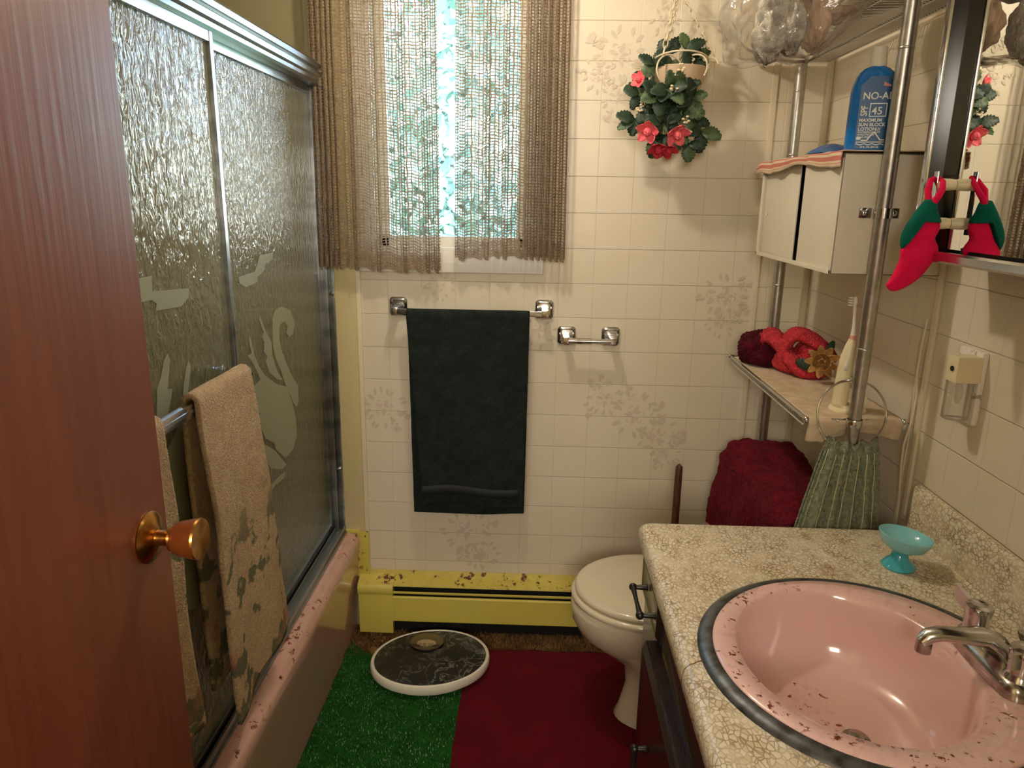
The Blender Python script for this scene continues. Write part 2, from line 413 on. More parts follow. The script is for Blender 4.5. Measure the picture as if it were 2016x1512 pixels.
ROOT = {}
def tagit(o, label, cat, group=None, kind=None):
    if label: o['label'] = label
    if cat: o['category'] = cat
    if group: o['group'] = group
    if kind: o['kind'] = kind
def thing(name, label, cat, loc, group=None, kind=None):
    o = bpy.data.objects.new(name, None); C.objects.link(o); o.location = loc; o.empty_display_size = .05
    ROOT[o.name] = Vector(loc); tagit(o, label, cat, group, kind); return o
def obj(name, b, mats, parent=None, sharp=35, label=None, cat=None, group=None, kind=None, center=True, recalc=True):
    if recalc: bmesh.ops.recalc_face_normals(b.bm, faces=b.bm.faces[:])
    me = bpy.data.meshes.new(name); b.bm.to_mesh(me); b.bm.free()
    if sharp: me.set_sharp_from_angle(angle=math.radians(sharp))
    for m in (mats if isinstance(mats, (list, tuple)) else [mats]): me.materials.append(m)
    o = bpy.data.objects.new(name, me); C.objects.link(o)
    if parent:
        off = ROOT[parent.name]; me.transform(Matrix.Translation(-off)); o.parent = parent; ROOT[o.name] = off
    elif center and kind != 'structure':
        xs = [q.co for q in me.vertices]
        lo = Vector([min(q[i] for q in xs) for i in range(3)]); hi = Vector([max(q[i] for q in xs) for i in range(3)])
        off = Vector(((lo.x+hi.x)/2, (lo.y+hi.y)/2, lo.z)); me.transform(Matrix.Translation(-off)); o.location = off; ROOT[o.name] = off
    else: ROOT[o.name] = Vector((0, 0, 0))
    tagit(o, label, cat, group, kind); return o
def solid(o, th, off=0):
    m = o.modifiers.new('thick', 'SOLIDIFY'); m.thickness = th; m.offset = off; return o
def fbm(p, s): return noise.noise(Vector(p)*s)
def frame_to(d, up=(0, 0, 1)):
    """rotation whose +Z is d"""
    return Vector(d).normalized().to_track_quat('Z', 'Y').to_matrix()

# ------------------------------------------------------------------ the room
XL, XR, YB, YF, ZC = -1.38, .84, 2.3, .10, 2.36
obj('floor', B().box(XL-.1, XR+.1, -1.6, YB+.1, -.1, 0), carpet_m, kind='structure')
obj('ceiling', B().box(XL-.1, XR+.1, -1.6, YB+.1, ZC, ZC+.1), ceil_m, kind='structure')
# back wall with the window opening; printed flower sprays are part of its sheet
WX0, WX1, WZ0, WZ1 = -.50, -.035, 1.335, 2.10
b = B()
b.box(-.568, WX0, YB, YB+.12, 0, ZC); b.box(WX1, XR+.1, YB, YB+.12, 0, ZC)
b.box(WX0, WX1, YB, YB+.12, 0, WZ0); b.box(WX0, WX1, YB, YB+.12, WZ1, ZC)
PD = [0]
def petal(b, P, cx, cz, a, L, wd, dz=0):
    PD[0] += .00002; dz = PD[0]
    pts = []
    for t in (0, .25, .55, .85, 1, .85, .55, .25):
        k = len(pts); sgn = 1 if k < 4 else (-1 if k > 4 else 0)
        w2 = wd*math.sin(pi*min(t, .97))**.7*sgn
        x = cx+cos(a)*L*t-sin(a)*w2; z = cz+sin(a)*L*t+cos(a)*w2; pts.append(P(x, z, dz))
    b.poly(pts)
def rose(b, P, cx, cz, r, rnd):
    for ring, (n, k) in enumerate(((7, 1.), (5, .66), (4, .38))):
        b.mi = 1
        for i in range(n):
            a = 2*pi*i/n+rnd.random()*.6
            if (i+ring) % 2: petal(b, P, cx+cos(a)*r*.12, cz+sin(a)*r*.12, a, r*k*.8, r*.17*k, ring*.0001)
            else:
                PD[0] += .00002
                pr = [P(cx+cos(a+d)*r*k*rr, cz+sin(a+d)*r*k*rr, PD[0]) for d, rr in ((-.35, .7), (-.2, .86), (0, .92), (.2, .86), (.35, .7), (.18, .76), (0, .8), (-.18, .76))]
                b.poly(pr)
def spray(b, P, cx, cz, s, seed, n=3):
    rnd = random.Random(seed); PD[0] = .0003*(seed % 3)
    rose(b, P, cx, cz, .034*s, rnd)
    for i in range(8+2*n):
        a = 2*pi*i/(8+2*n)+rnd.random()*.4; d = .036*s*(1+rnd.random()*.6); b.mi = 2
        petal(b, P, cx+cos(a)*d, cz+sin(a)*d, a+rnd.uniform(-.5, .5), .026*s, .0055*s)
    for i in range(n):
        a = rnd.random()*2*pi; d = .085*s; b.mi = 1
        x = cx+cos(a)*d; z = cz+sin(a)*d
        for k in range(5): petal(b, P, x, z, 2*pi*k/5+a, .012*s, .004*s)
        b.mi = 2
        for k in range(5): petal(b, P, cx+cos(a)*d*(.55+.12*k), cz+sin(a)*d*(.55+.12*k), a+(-1)**k*1., .014*s, .003*s)
Pb = lambda x, z, dz=0: (x, YB-.0006-dz, z)
for k, (x, z, s, n) in enumerate(((.33, .81, 1.1, 4), (.23, .86, .9, 3), (.41, .74, 1., 3), (.44, .68, .7, 2), (-.495, .815, 1., 4), (.594, 1.205, 1., 3), (.585, 1.12, .7, 2),
        (.226, 1.90, 1.1, 3), (.165, 1.845, .7, 2), (.225, 1.785, .8, 2), (-.22, .38, 1.2, 4), (-.17, .29, .9, 3), (-.3, 1.215, .6, 2), (.01, 1.08, .8, 2), (.35, 1.99, .6, 2))):
    spray(b, Pb, x, z, s, k+3, n)
obj('wall_back', b, [tile_back, petal_print, leaf_print], kind='structure', sharp=30)
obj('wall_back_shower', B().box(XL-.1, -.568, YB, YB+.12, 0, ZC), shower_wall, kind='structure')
obj('trim_1', B().box(-.652, -.57, YB-.012, YB, .20, ZC, .002), yellow_wall, kind='structure')
obj('trim_2', B().box(-.57, -.556, YB-.008, YB, .2, WZ0-.04, .002), offwhite, kind='structure')
obj('trim_3', B().box(.672, .688, YB-.006, YB, .2, ZC, .002), offwhite, kind='structure')
obj('trim_4', B().box(XR-.018, XR, YB-.018, YB, 0, ZC, .006), offwhite, kind='structure')
obj('trim_5', B().box(XR-.007, XR, 1.537, 1.552, .82, ZC, .002), offwhite, kind='structure')
obj('wall_right', B().box(XR, XR+.12, YF-.1, YB+.12, 0, ZC), tile_right, kind='structure')
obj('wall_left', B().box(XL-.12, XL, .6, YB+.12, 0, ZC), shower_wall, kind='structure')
obj('wall_shower_end', B().box(XL-.1, -.57, .62, .74, 0, ZC), yellow_wall, kind='structure')
b = B(); b.box(XL-.1, -.53, YF-.1, YF, 0, ZC); b.box(.33, XR+.1, YF-.1, YF, 0, ZC); b.box(-.53, .33, YF-.1, YF, 2.06, ZC)
obj('wall_front', b, yellow_wall, kind='structure')
b = B(); b.box(-1.3, -1.2, -1.6, 0, 0, ZC); b.box(.85, .95, -1.6, 0, 0, ZC); b.box(-1.3, .95, -1.7, -1.6, 0, ZC)
obj('wall_hall', b, yellow_wall, kind='structure')

# window_1
win = thing('window_1', None, None, ((WX0+WX1)/2, YB, WZ0), kind='structure')
b = B(); cw = .055
b.box(WX0-cw, WX0, YB-.016, YB, WZ0-.07, WZ1+cw, .003); b.box(WX1, WX1+cw, YB-.016, YB, WZ0-.07, WZ1+cw, .003)
b.box(WX0-cw, WX1+cw, YB-.017, YB, WZ1, WZ1+cw, .003); b.box(WX0-cw, WX1+cw, YB-.018, YB, WZ0-.072, WZ0-.008, .003)
obj('window_casing', b, white_paint, win)
b = B(); b.box(WX0-.02, WX1+.02, YB-.012, YB+.10, WZ0-.01, WZ0+.004, .003)
obj('window_sill', b, white_paint, win)
b = B()
b.box(WX0, WX0+.03, YB+.05, YB+.08, WZ0, WZ1, .003); b.box(WX1-.03, WX1, YB+.05, YB+.08, WZ0, WZ1, .003)
b.box(WX0, WX1, YB+.05, YB+.08, WZ0, WZ0+.035, .003); b.box(WX0, WX1, YB+.05, YB+.08, WZ1-.03, WZ1, .003)
obj('window_frame', b, white_paint, win)
obj('pane', B().box(WX0+.02, WX1-.02, YB+.064, YB+.067, WZ0+.02, WZ1-.02), pane_m, win)

# ------------------------------------------------------------------ outdoors
obj('lawn', B().box(-14, 14, 2.6, 24, -.7, -.6), grass_o, kind='structure')
def tree(x, y, h, r, n, seed, label):
    rnd = random.Random(seed); t = thing('tree', label, 'tree', (x, y, -.6), 'trees outside the window')
    b = B(); b.tube([(x, y, -.6), (x+.05, y, h*.4), (x-.1, y+.1, h*.8)], [.13, .10, .05], 8)
    for k in range(4):
        a = rnd.random()*6.28; z0 = h*(.25+.5*rnd.random()); b.tube([(x, y, z0), (x+cos(a)*r*.5, y+sin(a)*r*.5, z0+.4), (x+cos(a)*r*.95, y+sin(a)*r*.9, z0+.9)], [.03, .018, .006], 5)
    obj('trunk', b, bark, t)
    b = B()
    cl = [(rnd.uniform(-r, r), rnd.uniform(-r, r), rnd.uniform(.1*h, h), rnd.uniform(.2, .42)) for _ in range(70)]
    for _ in range(n):
        c = rnd.choice(cl); p = Vector((x+c[0]+rnd.gauss(0, c[3]), y+c[1]+rnd.gauss(0, c[3]), c[2]+rnd.gauss(0, c[3])))
        d = Vector((rnd.gauss(0, 1), rnd.gauss(0, 1), rnd.gauss(0, 1))).normalized(); e = d.orthogonal().normalized(); s = rnd.uniform(.04, .085)
        b.f([b.v(p-d*s), b.v(p+e*s*.7), b.v(p+d*s), b.v(p-e*s*.7)])
    obj('foliage', b, foliage, t, sharp=None, recalc=False, kind='stuff')
tree(-1.7, 7.4, 4.2, 1.9, 20000, 1, 'leafy tree outside the window, seen between the two curtains')
tree(2.9, 13.5, 5.4, 1.6, 7000, 2, 'farther leafy tree outside, behind the right-hand curtain')
tree(-7.0, 13.0, 5.2, 1.7, 6000, 3, 'farther leafy tree outside, behind the left-hand curtain')

# ------------------------------------------------------------------ curtains
def curtain(x0, x1, zb, zt, dens, seed, label, yc=2.235):
    """dens: list of (share of width, cloth per width, fold amplitude, folds)"""
    rnd = random.Random(seed); b = B(); tot = sum(d[0]*d[1] for d in dens)*(x1-x0)
    W_ = x1-x0
    def seg(c):
        """c: place along the cloth, 0..1 -> place across the window, fold amplitude, folds, place in the section"""
        a = 0; cl = 0; t_ = c*tot
        for sh, k, am, fo in dens:
            if t_ <= cl+sh*k*W_+1e-9: return a+(t_-cl)/(k*W_), am, fo, (t_-cl)/(sh*k*W_)
            a += sh; cl += sh*k*W_
        return 1., dens[-1][2], dens[-1][3], 1
    def fn(c, v):
        u, am, fo, q = seg(c); z = zb+(zt-zb)*v
        ph = fo*2*pi*q
        y = yc+am*sin(ph)*(.75+.25*cos(3*v+seed))+.006*fbm((u*6, v*3, seed), 1.3)
        x = x0+W_*u+.004*sin(2*ph)+.012*(1-v)*(u-.5)
        z += (.006*sin(ph+1)+.004*sin(5*u+seed))*(1-v)
        return (x, y, z)
    b.grid(fn, 240, 50, lambda u, v: (u*tot, v*(zt-zb)))
    return obj('curtain', b, weave, label=label, cat='curtain', group='window curtains', sharp=None)
curtain(-.662, -.298, 1.272, 2.19, [(.20, 6, .016, 5), (.08, 1.3, .008, .5), (.06, 3.4, .008, 1), (.12, 1.2, .007, .5), (.07, 3.2, .008, 1), (.15, 1.15, .007, .5), (.06, 3.4, .008, 1), (.12, 1.2, .007, .5), (.14, 4, .012, 2)], 1, 'left open-weave tan curtain hanging beside the shower header')
curtain(-.243, .078, 1.312, 2.19, [(.12, 3.2, .012, 1), (.13, 1.2, .007, .5), (.07, 3, .008, 1), (.10, 1.2, .007, .5), (.07, 3.2, .008, 1), (.13, 1.15, .007, .5), (.05, 3, .008, 1), (.33, 6, .016, 6)], 5, 'right open-weave tan curtain hanging over the tile wall, shorter of the two')
t = thing('curtain_rod', 'metal rod above the window that carries both curtains', 'curtain rod', (-.29, YB, 2.19))
obj('rod', B().tube([(-.67, 2.235, 2.195), (.09, 2.235, 2.195)], .007, 8), white_paint, t)
obj('bracket', B().box(-.672, -.664, 2.23, 2.3, 2.185, 2.205), white_paint, t); obj('bracket', B().box(.084, .092, 2.23, 2.3, 2.185, 2.205), white_paint, t)

# ------------------------------------------------------------------ ceiling lamp
t = thing('ceiling_lamp', 'small round ceiling lamp above the middle of the floor', 'lamp', (-.135, 1.68, ZC))
obj('canopy', B().lathe([(.0, ZC-.03), (.06, ZC-.03), (.065, ZC-.01), (.065, ZC)], (-.135, 1.68, 0)), white_paint, t)
obj('socket', B().lathe([(.02, ZC-.09), (.022, ZC-.03)], (-.135, 1.68, 0)), white_pl, t)
t = thing('hall_fill_panel', 'added white panel behind the fill light in the unseen hall', 'lamp', (-.05, -1.6, 1.6))  # made-up backing for the fill light, out of view
obj('back_panel', B().box(-.57, .47, -1.598, -1.54, 1.59, 2.13, .006), white_paint, t)

# ------------------------------------------------------------------ bathtub
t = thing('bathtub', 'pink enamel bathtub with rust stained rim under the sliding shower doors', 'bathtub', (-.98, 1.52, 0))
prof = [(-.614, 0), (-.612, .05), (-.603, .16), (-.594, .27), (-.587, .325), (-.587, .342), (-.592, .356), (-.604, .365), (-.64, .367), (-.70, .366), (-.72, .355), (-.735, .31), (-.76, .18), (-.80, .10), (-.86, .085),
        (-1.2, .085), (-1.27, .10), (-1.31, .18), (-1.325, .31), (-1.335, .355), (-1.35, .366), (-1.378, .366)]
b = B(); ys = [.745, .80, .84, .9, 1.2, 1.8, 2.1, 2.2, 2.25, 2.298]; R = []
for y in ys:
    e = min((y-.745)/.14, (2.298-y)/.12); k = max(0, min(1, e)); row = []
    for (x, z) in prof:
        if -1.34 < x < -.71 and z < .36: z = .366+(z-.366)*(k**.6)
        row.append((x, y, z))
    R.append(row)
vs = [[b.v(p) for p in r] for r in R]
for i in range(len(vs)-1):
    for j in range(len(prof)-1): b.f([vs[i][j], vs[i+1][j], vs[i+1][j+1], vs[i][j+1]])
obj('basin', b, tub_m, t, sharp=50)
b = B(); b.box(-.600, -.557, 2.284, 2.2995, .20, .372, .004); b.box(-.655, -.585, 2.280, 2.2995, .366, .378, .004); obj('painted_caulk', b, heat_m, t)

# ------------------------------------------------------------------ shower doors
t = thing('shower_enclosure', 'aluminium framed sliding shower doors of rippled glass with etched swans', 'shower door', (-.665, 1.52, .367))
b = B(); p = [(-.645, 1.80), (-.640, 1.806), (-.640, 1.815), (-.634, 1.82), (-.634, 1.832), (-.640, 1.837), (-.634, 1.842), (-.634, 1.854), (-.642, 1.862), (-.70, 1.862), (-.70, 1.80)]
b.rings([[(x, y, z) for x, z in p] for y in (.745, 2.299)]); obj('header_rail', b, alum, t)
b = B(); b.box(-.705, -.63, .745, 2.298, .367, .376, .002); b.box(-.640, -.634, .745, 2.298, .374, .394, .001); b.box(-.668, -.664, .745, 2.298, .374, .390, .001); b.box(-.702, -.697, .745, 2.298, .374, .394, .001)
obj('bottom_track', b, alum, t)
b = B(); b.box(-.70, -.655, 2.272, 2.298, .37, 1.80, .003); b.box(-.655, -.636, 2.282, 2.298, .37, 1.80, .003)
jb = obj('wall_jamb', b, alum, t)
for z in (1.19, .60): obj('screw', B().lathe([(0, 0), (.007, 0), (.008, .004), (.004, .008), (0, .008)], (-.645, 2.282, z), Matrix.Rotation(pi/2, 3, 'X'), n=12), chrome, jb)
obj('wall_jamb', B().box(-.70, -.636, .742, .768, .37, 1.80, .003), alum, t)
def door(x, y0, y1, gm, swans, sh, nm):
    g = obj('glass_panel', B().box(x-.0025, x+.0025, y0, y1, .392, 1.80), gm, t)
    fb = B()
    for (a, c) in ((y0, y0+.016), (y1-.016, y1)): fb.box(x-.011, x+.011, a, c, .39, 1.80, .002)
    fb.box(x-.010, x+.010, y0, y1, .39, .408, .002); fb.box(x-.010, x+.010, y0, y1, 1.78, 1.80, .002)
    obj('panel_frame', fb, alum, g)
    eb = B()
    for pts in swans: eb.poly([(x+.0026, a, c) for a, c in pts], (.0005, 0, 0))
    obj('etched_swan', eb, etch, g, sharp=20, label=sh)
    return g
SW = {'cloud_r': [(1.658,1.294),(1.654,1.309),(1.755,1.311),(1.775,1.327),(1.796,1.347),(1.885,1.347),(1.882,1.33),(1.826,1.323),(1.814,1.308),(1.769,1.297),(1.767,1.285),(1.693,1.281)],
'neck': [(1.925,1.201),(1.874,1.199),(1.852,1.177),(1.845,1.139),(1.843,1.105),(1.857,1.071),(1.887,1.034),(1.91,.996),(1.941,.956),(1.967,.921),(1.997,.899),(2.016,.913),(2.016,.958),(1.966,1.004),(1.928,1.05),(1.898,1.093),(1.89,1.131),(1.902,1.156),(1.94,1.159),(1.963,1.141),(1.949,1.125),(1.97,1.11),(2.002,1.112),(2.024,1.138),(1.991,1.181)],
'f1': [(1.768,1.201),(1.793,1.163),(1.832,1.122),(1.832,1.087),(1.859,1.04),(1.896,1.005),(1.854,1.017),(1.804,1.048),(1.784,1.08),(1.799,1.092),(1.776,1.109),(1.784,1.129),(1.774,1.148),(1.785,1.155),(1.76,1.193)],
'body': [(1.689,1.168),(1.702,1.147),(1.714,1.113),(1.738,1.079),(1.771,1.049),(1.845,1.008),(1.922,.98),(1.96,.923),(1.983,.872),(1.982,.821),(1.943,.789),(1.879,.787),(1.813,.835),(1.803,.857),(1.747,.889),(1.701,.954),(1.722,.962),(1.679,.999),(1.675,1.038),(1.738,1.045),(1.729,1.062),(1.694,1.103),(1.673,1.119),(1.697,1.121),(1.69,1.145)],
'tail': [(1.714,.886),(1.756,.866),(1.812,.83),(1.883,.766),(1.844,.767),(1.771,.798),(1.736,.832),(1.74,.851)],
'wave': [(1.712,.739),(1.756,.757),(1.827,.755),(1.872,.751),(1.861,.736),(1.788,.743),(1.752,.737)],
'cloud_l': [(1.183,1.358),(1.224,1.358),(1.221,1.332),(1.352,1.321),(1.349,1.306),(1.316,1.292),(1.224,1.298),(1.231,1.309),(1.216,1.318),(1.179,1.319)],
'lf1': [(1.249,1.217),(1.256,1.206),(1.246,1.18),(1.236,1.155),(1.254,1.152),(1.241,1.129),(1.226,1.106),(1.208,1.101),(1.187,1.107),(1.201,1.164),(1.219,1.183),(1.234,1.207)],
'lf2': [(1.324,1.187),(1.33,1.175),(1.318,1.148),(1.304,1.115),(1.284,1.11),(1.295,1.147),(1.313,1.178)],
'lbody': [(1.293,1.1),(1.317,1.066),(1.325,.989),(1.31,.80),(1.26,.70),(1.19,.74),(1.18,.9),(1.206,.995),(1.202,1.039),(1.242,1.065)]}
door(-.684, 1.50, 2.272, glass_back, [SW[k] for k in ('cloud_r', 'neck', 'f1', 'body', 'tail', 'wave')], 'pale etched swan and cloud', 'back')
gf = door(-.656, .77, 1.533, glass_front, [SW[k] for k in ('cloud_l', 'lf1', 'lf2', 'lbody')], 'pale etched feathers and cloud', 'front')
b = B()
b.box(-.616, -.604, .80, 1.50, 1.108, 1.134, .002); b.box(-.604, -.6025, .80, 1.50, 1.118, 1.124)
for y in (.80, 1.49): b.box(-.65, -.606, y, y+.012, 1.108, 1.134, .002)
obj('towel_bar', b, chrome, gf)

t = thing('grab_bar', 'chrome bar on the shower wall seen dimly through the rippled glass', 'grab bar', (-.90, YB, 1.14))
b = B(); b.tube([(-1.12, 2.255, 1.14), (-.72, 2.255, 1.14)], .009, 12); obj('bar', b, dullchrome, t)
for x in (-1.11, -.73): obj('mount', B().tube([(x, 2.255, 1.14), (x, 2.299, 1.14)], .012, 12), dullchrome, t)

# ------------------------------------------------------------------ hanging cloths over a bar
def drape(name, along, bar, s0, s1, zf, zb, gap, r, m, label, cat, sway=None, nz=60, nu=40, amp=.004, th=.006, group=None, seed=0, hemf=None):
    """cloth hung over a bar. along='x' or 'y'; bar=(perp coord, z); zf / zb bottoms of front and back; +1 side is the front"""
    per, zt = bar; b = B(); Lf = zt-zf; Lb = zt-zb; arc = pi*r; tot = Lf+Lb+arc
    sgn = -1 if along == 'x' else 1
    def fn(u, v):
        s = v*tot
        if s < Lf: p = r+gap*min(1, (Lf-s)/.25); z = zf+s; fr = 1-s/Lf; side = 1
        elif s < Lf+arc: a = (s-Lf)/r; p = r*cos(a); z = zt+r*sin(a); fr = 0; side = 0
        else: q = s-Lf-arc; p = -r-gap*.3*min(1, q/.25); z = zt-q; fr = q/Lb; side = -1
        a = s0+(s1-s0)*u
        if sway: a += sway(u, fr, side)
        dz = 0
        if hemf and side: dz = hemf(u, fr, side)
        p += amp*fr*sin(u*9+seed)*(1 if side >= 0 else .4)+.0035*fbm((a*9, z*7, seed+side), 1)+.0011*fbm((a*120, z*120, seed), 1.3)
        P = per+sgn*p
        return (P, a, z+dz) if along == 'y' else (a, P, z+dz)
    b.grid(fn, nu, nz)
    o = obj(name, b, m, label=label, cat=cat, group=group, sharp=None); solid(o, th); return o

# tan towel on the shower bar, then the one hidden behind the room door
drape('bath_towel', 'y', (-.610, 1.134), 1.225, 1.465, .47, .50, .012, .013, tan_towel_m, 'tan floral bath towel with green leaves hanging on the shower door bar', 'towel',
      sway=lambda u, f, s: (.012+.085*u)*f, hemf=lambda u, f, s: (.02 if s > 0 else .03)*f-(.035 if s > 0 else .0)*f*(1-u), nz=150, nu=60, amp=.008, seed=1, th=.009)
drape('bath_towel', 'y', (-.610, 1.134), .86, 1.098, .56, .62, .010, .013, tan_towel_m, 'tan towel mostly hidden behind the open door, only its edge showing', 'towel', nz=120, nu=50, amp=.008, seed=4, th=.009,
      sway=lambda u, f, s: .012*f*sin(8*f))

# ------------------------------------------------------------------ room door, standing open
d = thing('door_1', None, None, (-.52, .13, 0), kind='structure')
leafo = obj('door_leaf', B().box(-.536, -.500, .13, .907, .015, 2.04, .002), door_m, d)
kx, ky, kz = -.500, .860, 1.058
MX = Matrix.Rotation(pi/2, 3, 'Y')
b = B(); b.lathe([(0, 0), (.034, 0), (.0345, .002), (.030, .006), (.018, .009), (.013, .012), (0, .012)], (kx, ky, kz), MX, n=40)
b.lathe([(.0105, .008), (.0105, .024), (.014, .028), (.0175, .031), (.017, .034)], (kx, ky, kz), MX, n=32, cap=False)
kb = B(); kb.lathe([(.013, .033), (.020, .036), (.0235, .045), (.0265, .060), (.0275, .066)], (kx, ky, kz), MX, n=40, cap=True)
pl = obj('knob_plate', b, brass, leafo)
ko = obj('door_knob', kb, brasswood, leafo)
b = B(); b.lathe([(.0275, .0661), (.0265, .0690), (.0225, .0685), (.012, .0672), (.004, .0668), (.0005, .0668)], (kx, ky, kz), MX, n=40); 
obj('knob_face', b, brass, leafo)
b = B(); b.lathe([(0, 0), (.034, 0), (.03, -.006), (.013, -.012), (.013, -.03), (.02, -.034), (.026, -.05), (.02, -.056), (0, -.056)], (-.536, ky, kz), MX, n=24); obj('door_knob', b, brass, leafo)

# ------------------------------------------------------------------ baseboard heater
t = thing('baseboard_heater', 'yellow painted baseboard heater along the foot of the tile wall', 'heater', (0, 2.26, 0))
b = B(); x0, x1 = -.588, .80
b.rings([[(x, y, z) for y, z in ((2.299, .03), (2.299, .222), (2.294, .226), (2.288, .205), (2.245, .197), (2.243, .190), (2.246, .190), (2.283, .199), (2.288, .19), (2.290, .03))] for x in (x0, x1)])
obj('back_plate', b, heat_m, t)
b = B(); b.rings([[(x, y, z) for y, z in ((2.238, .060), (2.236, .150), (2.241, .155), (2.244, .155), (2.241, .148), (2.243, .060))] for x in (x0+.1, x1)]); obj('front_panel', b, heat_m, t)
b = B(); b.rings([[(x, y, z) for y, z in ((2.238, .1655), (2.237, .170), (2.243, .172), (2.244, .1665))] for x in (x0+.112, x1)]); obj('damper', b, heat_m, t)
obj('slot_shade_block', B().box(x0+.1, x1, 2.262, 2.288, .008, .182), shade_black, t)  # black block stands in for the shade inside the heater slots
b = B(); b.box(x0, x0+.118, 2.236, 2.299, .012, .162, .003); b.rings([[(x, y, z) for y, z in ((2.299, .15), (2.299, .222), (2.288, .212), (2.240, .197), (2.233, .187), (2.233, .166), (2.238, .158))] for x in (x0-.002, x0+.12)])
obj('end_cap', b, heat_m, t)

# ------------------------------------------------------------------ floor coverings
b = B(); rnd = random.Random(3)
for _ in range(11000):
    x = rnd.uniform(-.62, .78); y = rnd.uniform(2.10, 2.28)
    if y < 2.165 and x > -.53: continue
    l = rnd.uniform(.008, .018); a = rnd.random()*6.28; tl = rnd.uniform(.2, .9); wd = .0016
    tip = (x+cos(a)*l*tl, y+sin(a)*l*tl, .002+l*.8); q = Vector((-sin(a)*wd, cos(a)*wd, 0))
    b.f([b.v(Vector((x, y, 0))-q), b.v(Vector((x, y, 0))+q), b.v(Vector(tip)+q*.6), b.v(Vector(tip)-q*.6)])
obj('carpet_pile', b, carpet_m, label='brown shag carpet pile showing between the heater and the mats', cat='carpet', kind='stuff', sharp=None, recalc=False)
def rug(name, outline, h, m, label, cell=.012, curl=None):
    b = B()
    from mathutils.geometry import delaunay_2d_cdt
    xs = [p[0] for p in outline]; ys = [p[1] for p in outline]
    pts = [Vector(p) for p in outline]; n0 = len(pts)
    def inside(x, y):
        c = False; j = n0-1
        for i in range(n0):
            (xi, yi), (xj, yj) = outline[i], outline[j]
            if (yi > y) != (yj > y) and x < (xj-xi)*(y-yi)/(yj-yi)+xi: c = not c
            j = i
        return c
    x = min(xs)
    while x < max(xs):
        y = min(ys)
        while y < max(ys):
            q = (x+random.uniform(-.2, .2)*cell, y+random.uniform(-.2, .2)*cell)
            if inside(*q): pts.append(Vector(q))
            y += cell
        x += cell
    r = delaunay_2d_cdt(pts, [(i, (i+1) % n0) for i in range(n0)], [list(range(n0))], 1, 1e-5)
    vs = [b.v((p.x, p.y, h+.002*fbm((p.x*14, p.y*14, 0), 1)+.0016*fbm((p.x*70, p.y*70, 3), 1)+(curl(p.x, p.y) if curl else 0))) for p in r[0]]
    for f in r[2]: b.f([vs[i] for i in f])
    be = [e for e in b.bm.edges if len(e.link_faces) == 1]
    ex = bmesh.ops.extrude_edge_only(b.bm, edges=be)
    for q in ex['geom']:
        if isinstance(q, bmesh.types.BMVert): q.co.z = .001
    for f in b.bm.faces: f.smooth = True
    return obj(name, b, m, label=label, cat='rug', sharp=None)
def edge(p, q, n, amp, s):
    return [(p[0]+(q[0]-p[0])*k/n+amp*fbm((k*.7, s, 0), 1), p[1]+(q[1]-p[1])*k/n+amp*fbm((s, k*.7, 0), 1)) for k in range(n)]
gr_out = edge((-.608, 2.19), (-.575, 2.155), 4, .006, 1)+edge((-.575, 2.155), (-.50, 2.10), 6, .012, 2)+edge((-.50, 2.10), (-.200, 2.12), 8, .004, 3)+edge((-.200, 2.12), (-.190, .95), 30, .006, 4)+edge((-.190, .95), (-.610, .95), 6, .004, 5)+edge((-.610, .95), (-.608, 2.19), 20, .004, 6)
g = rug('floor_mat', gr_out, .010, green_rug_m, 'green artificial turf mat on the floor beside the bathtub')
red_out = edge((-.203, 2.165), (.42, 2.165), 14, .01, 7)+edge((.42, 2.165), (.42, .95), 20, .004, 8)+edge((.42, .95), (-.200, .95), 10, .004, 9)+edge((-.200, .95), (-.203, 2.165), 24, .003, 10)
rug('floor_mat', red_out, .011, red_rug_m, 'crimson plush mat on the floor before the toilet', curl=lambda x, y: .003*sin(x*18+y*6)*fbm((x*4, y*4, 1), 1))
b = B(); rnd = random.Random(8)
for _ in range(26000):
    x = rnd.uniform(-.606, -.205); y = rnd.uniform(1.3, 2.15)
    if y > 2.10 and x > -.56: continue
    l = rnd.uniform(.004, .009); a = rnd.random()*6.28; wd = .0009; z0 = .009
    q = Vector((-sin(a)*wd, cos(a)*wd, 0)); p0 = Vector((x, y, z0)); tip = p0+Vector((cos(a)*l*.6, sin(a)*l*.6, l*.8))
    b.f([b.v(p0-q), b.v(p0+q), b.v(tip)])
turf_m = mat('turf_blades', (44, 116, 34), .35, var=(30, (22, 78, 22), .35, .65))
obj('turf_blades', b, turf_m, g, sharp=None, recalc=False, kind='stuff')

# ------------------------------------------------------------------ bathroom scale
sx, sy = -.312, 2.045
MR = Matrix.Rotation(math.radians(13), 3, 'Z')
t = thing('bathroom_scale', 'oval bathroom scale with black marbled top and cream rim on the mats', 'scale', (sx, sy, .012))
def ov(prof, n=56, k=.80): return B().lathe(prof, (sx, sy, 0), MR, n=n, sx=1, sy=k)
obj('base', ov([(.15, .013), (.168, .016), (.172, .024), (.176, .028)]), white_pl, t)
obj('rim', ov([(.176, .028), (.188, .030), (.191, .036), (.191, .052), (.188, .058), (.181, .060), (.179, .0575)]), white_pl, t)
obj('platform', B().lathe([(.0005, .0578), (.120, .0578), (.179, .0575)], (sx, sy, 0), MR, n=56, sx=1, sy=.80, cap=False), marble_m, t)
dc = MR @ Vector((-.005, .082, 0)); dx, dy = sx+dc.x, sy+dc.y
dl = obj('dial', B().lathe([(0, .0585), (.058, .0585), (.060, .060), (.060, .062), (.057, .063), (.056, .060), (0, .0602)], (dx, dy, 0), n=40, sx=.95, sy=.85), lensbrown, t)
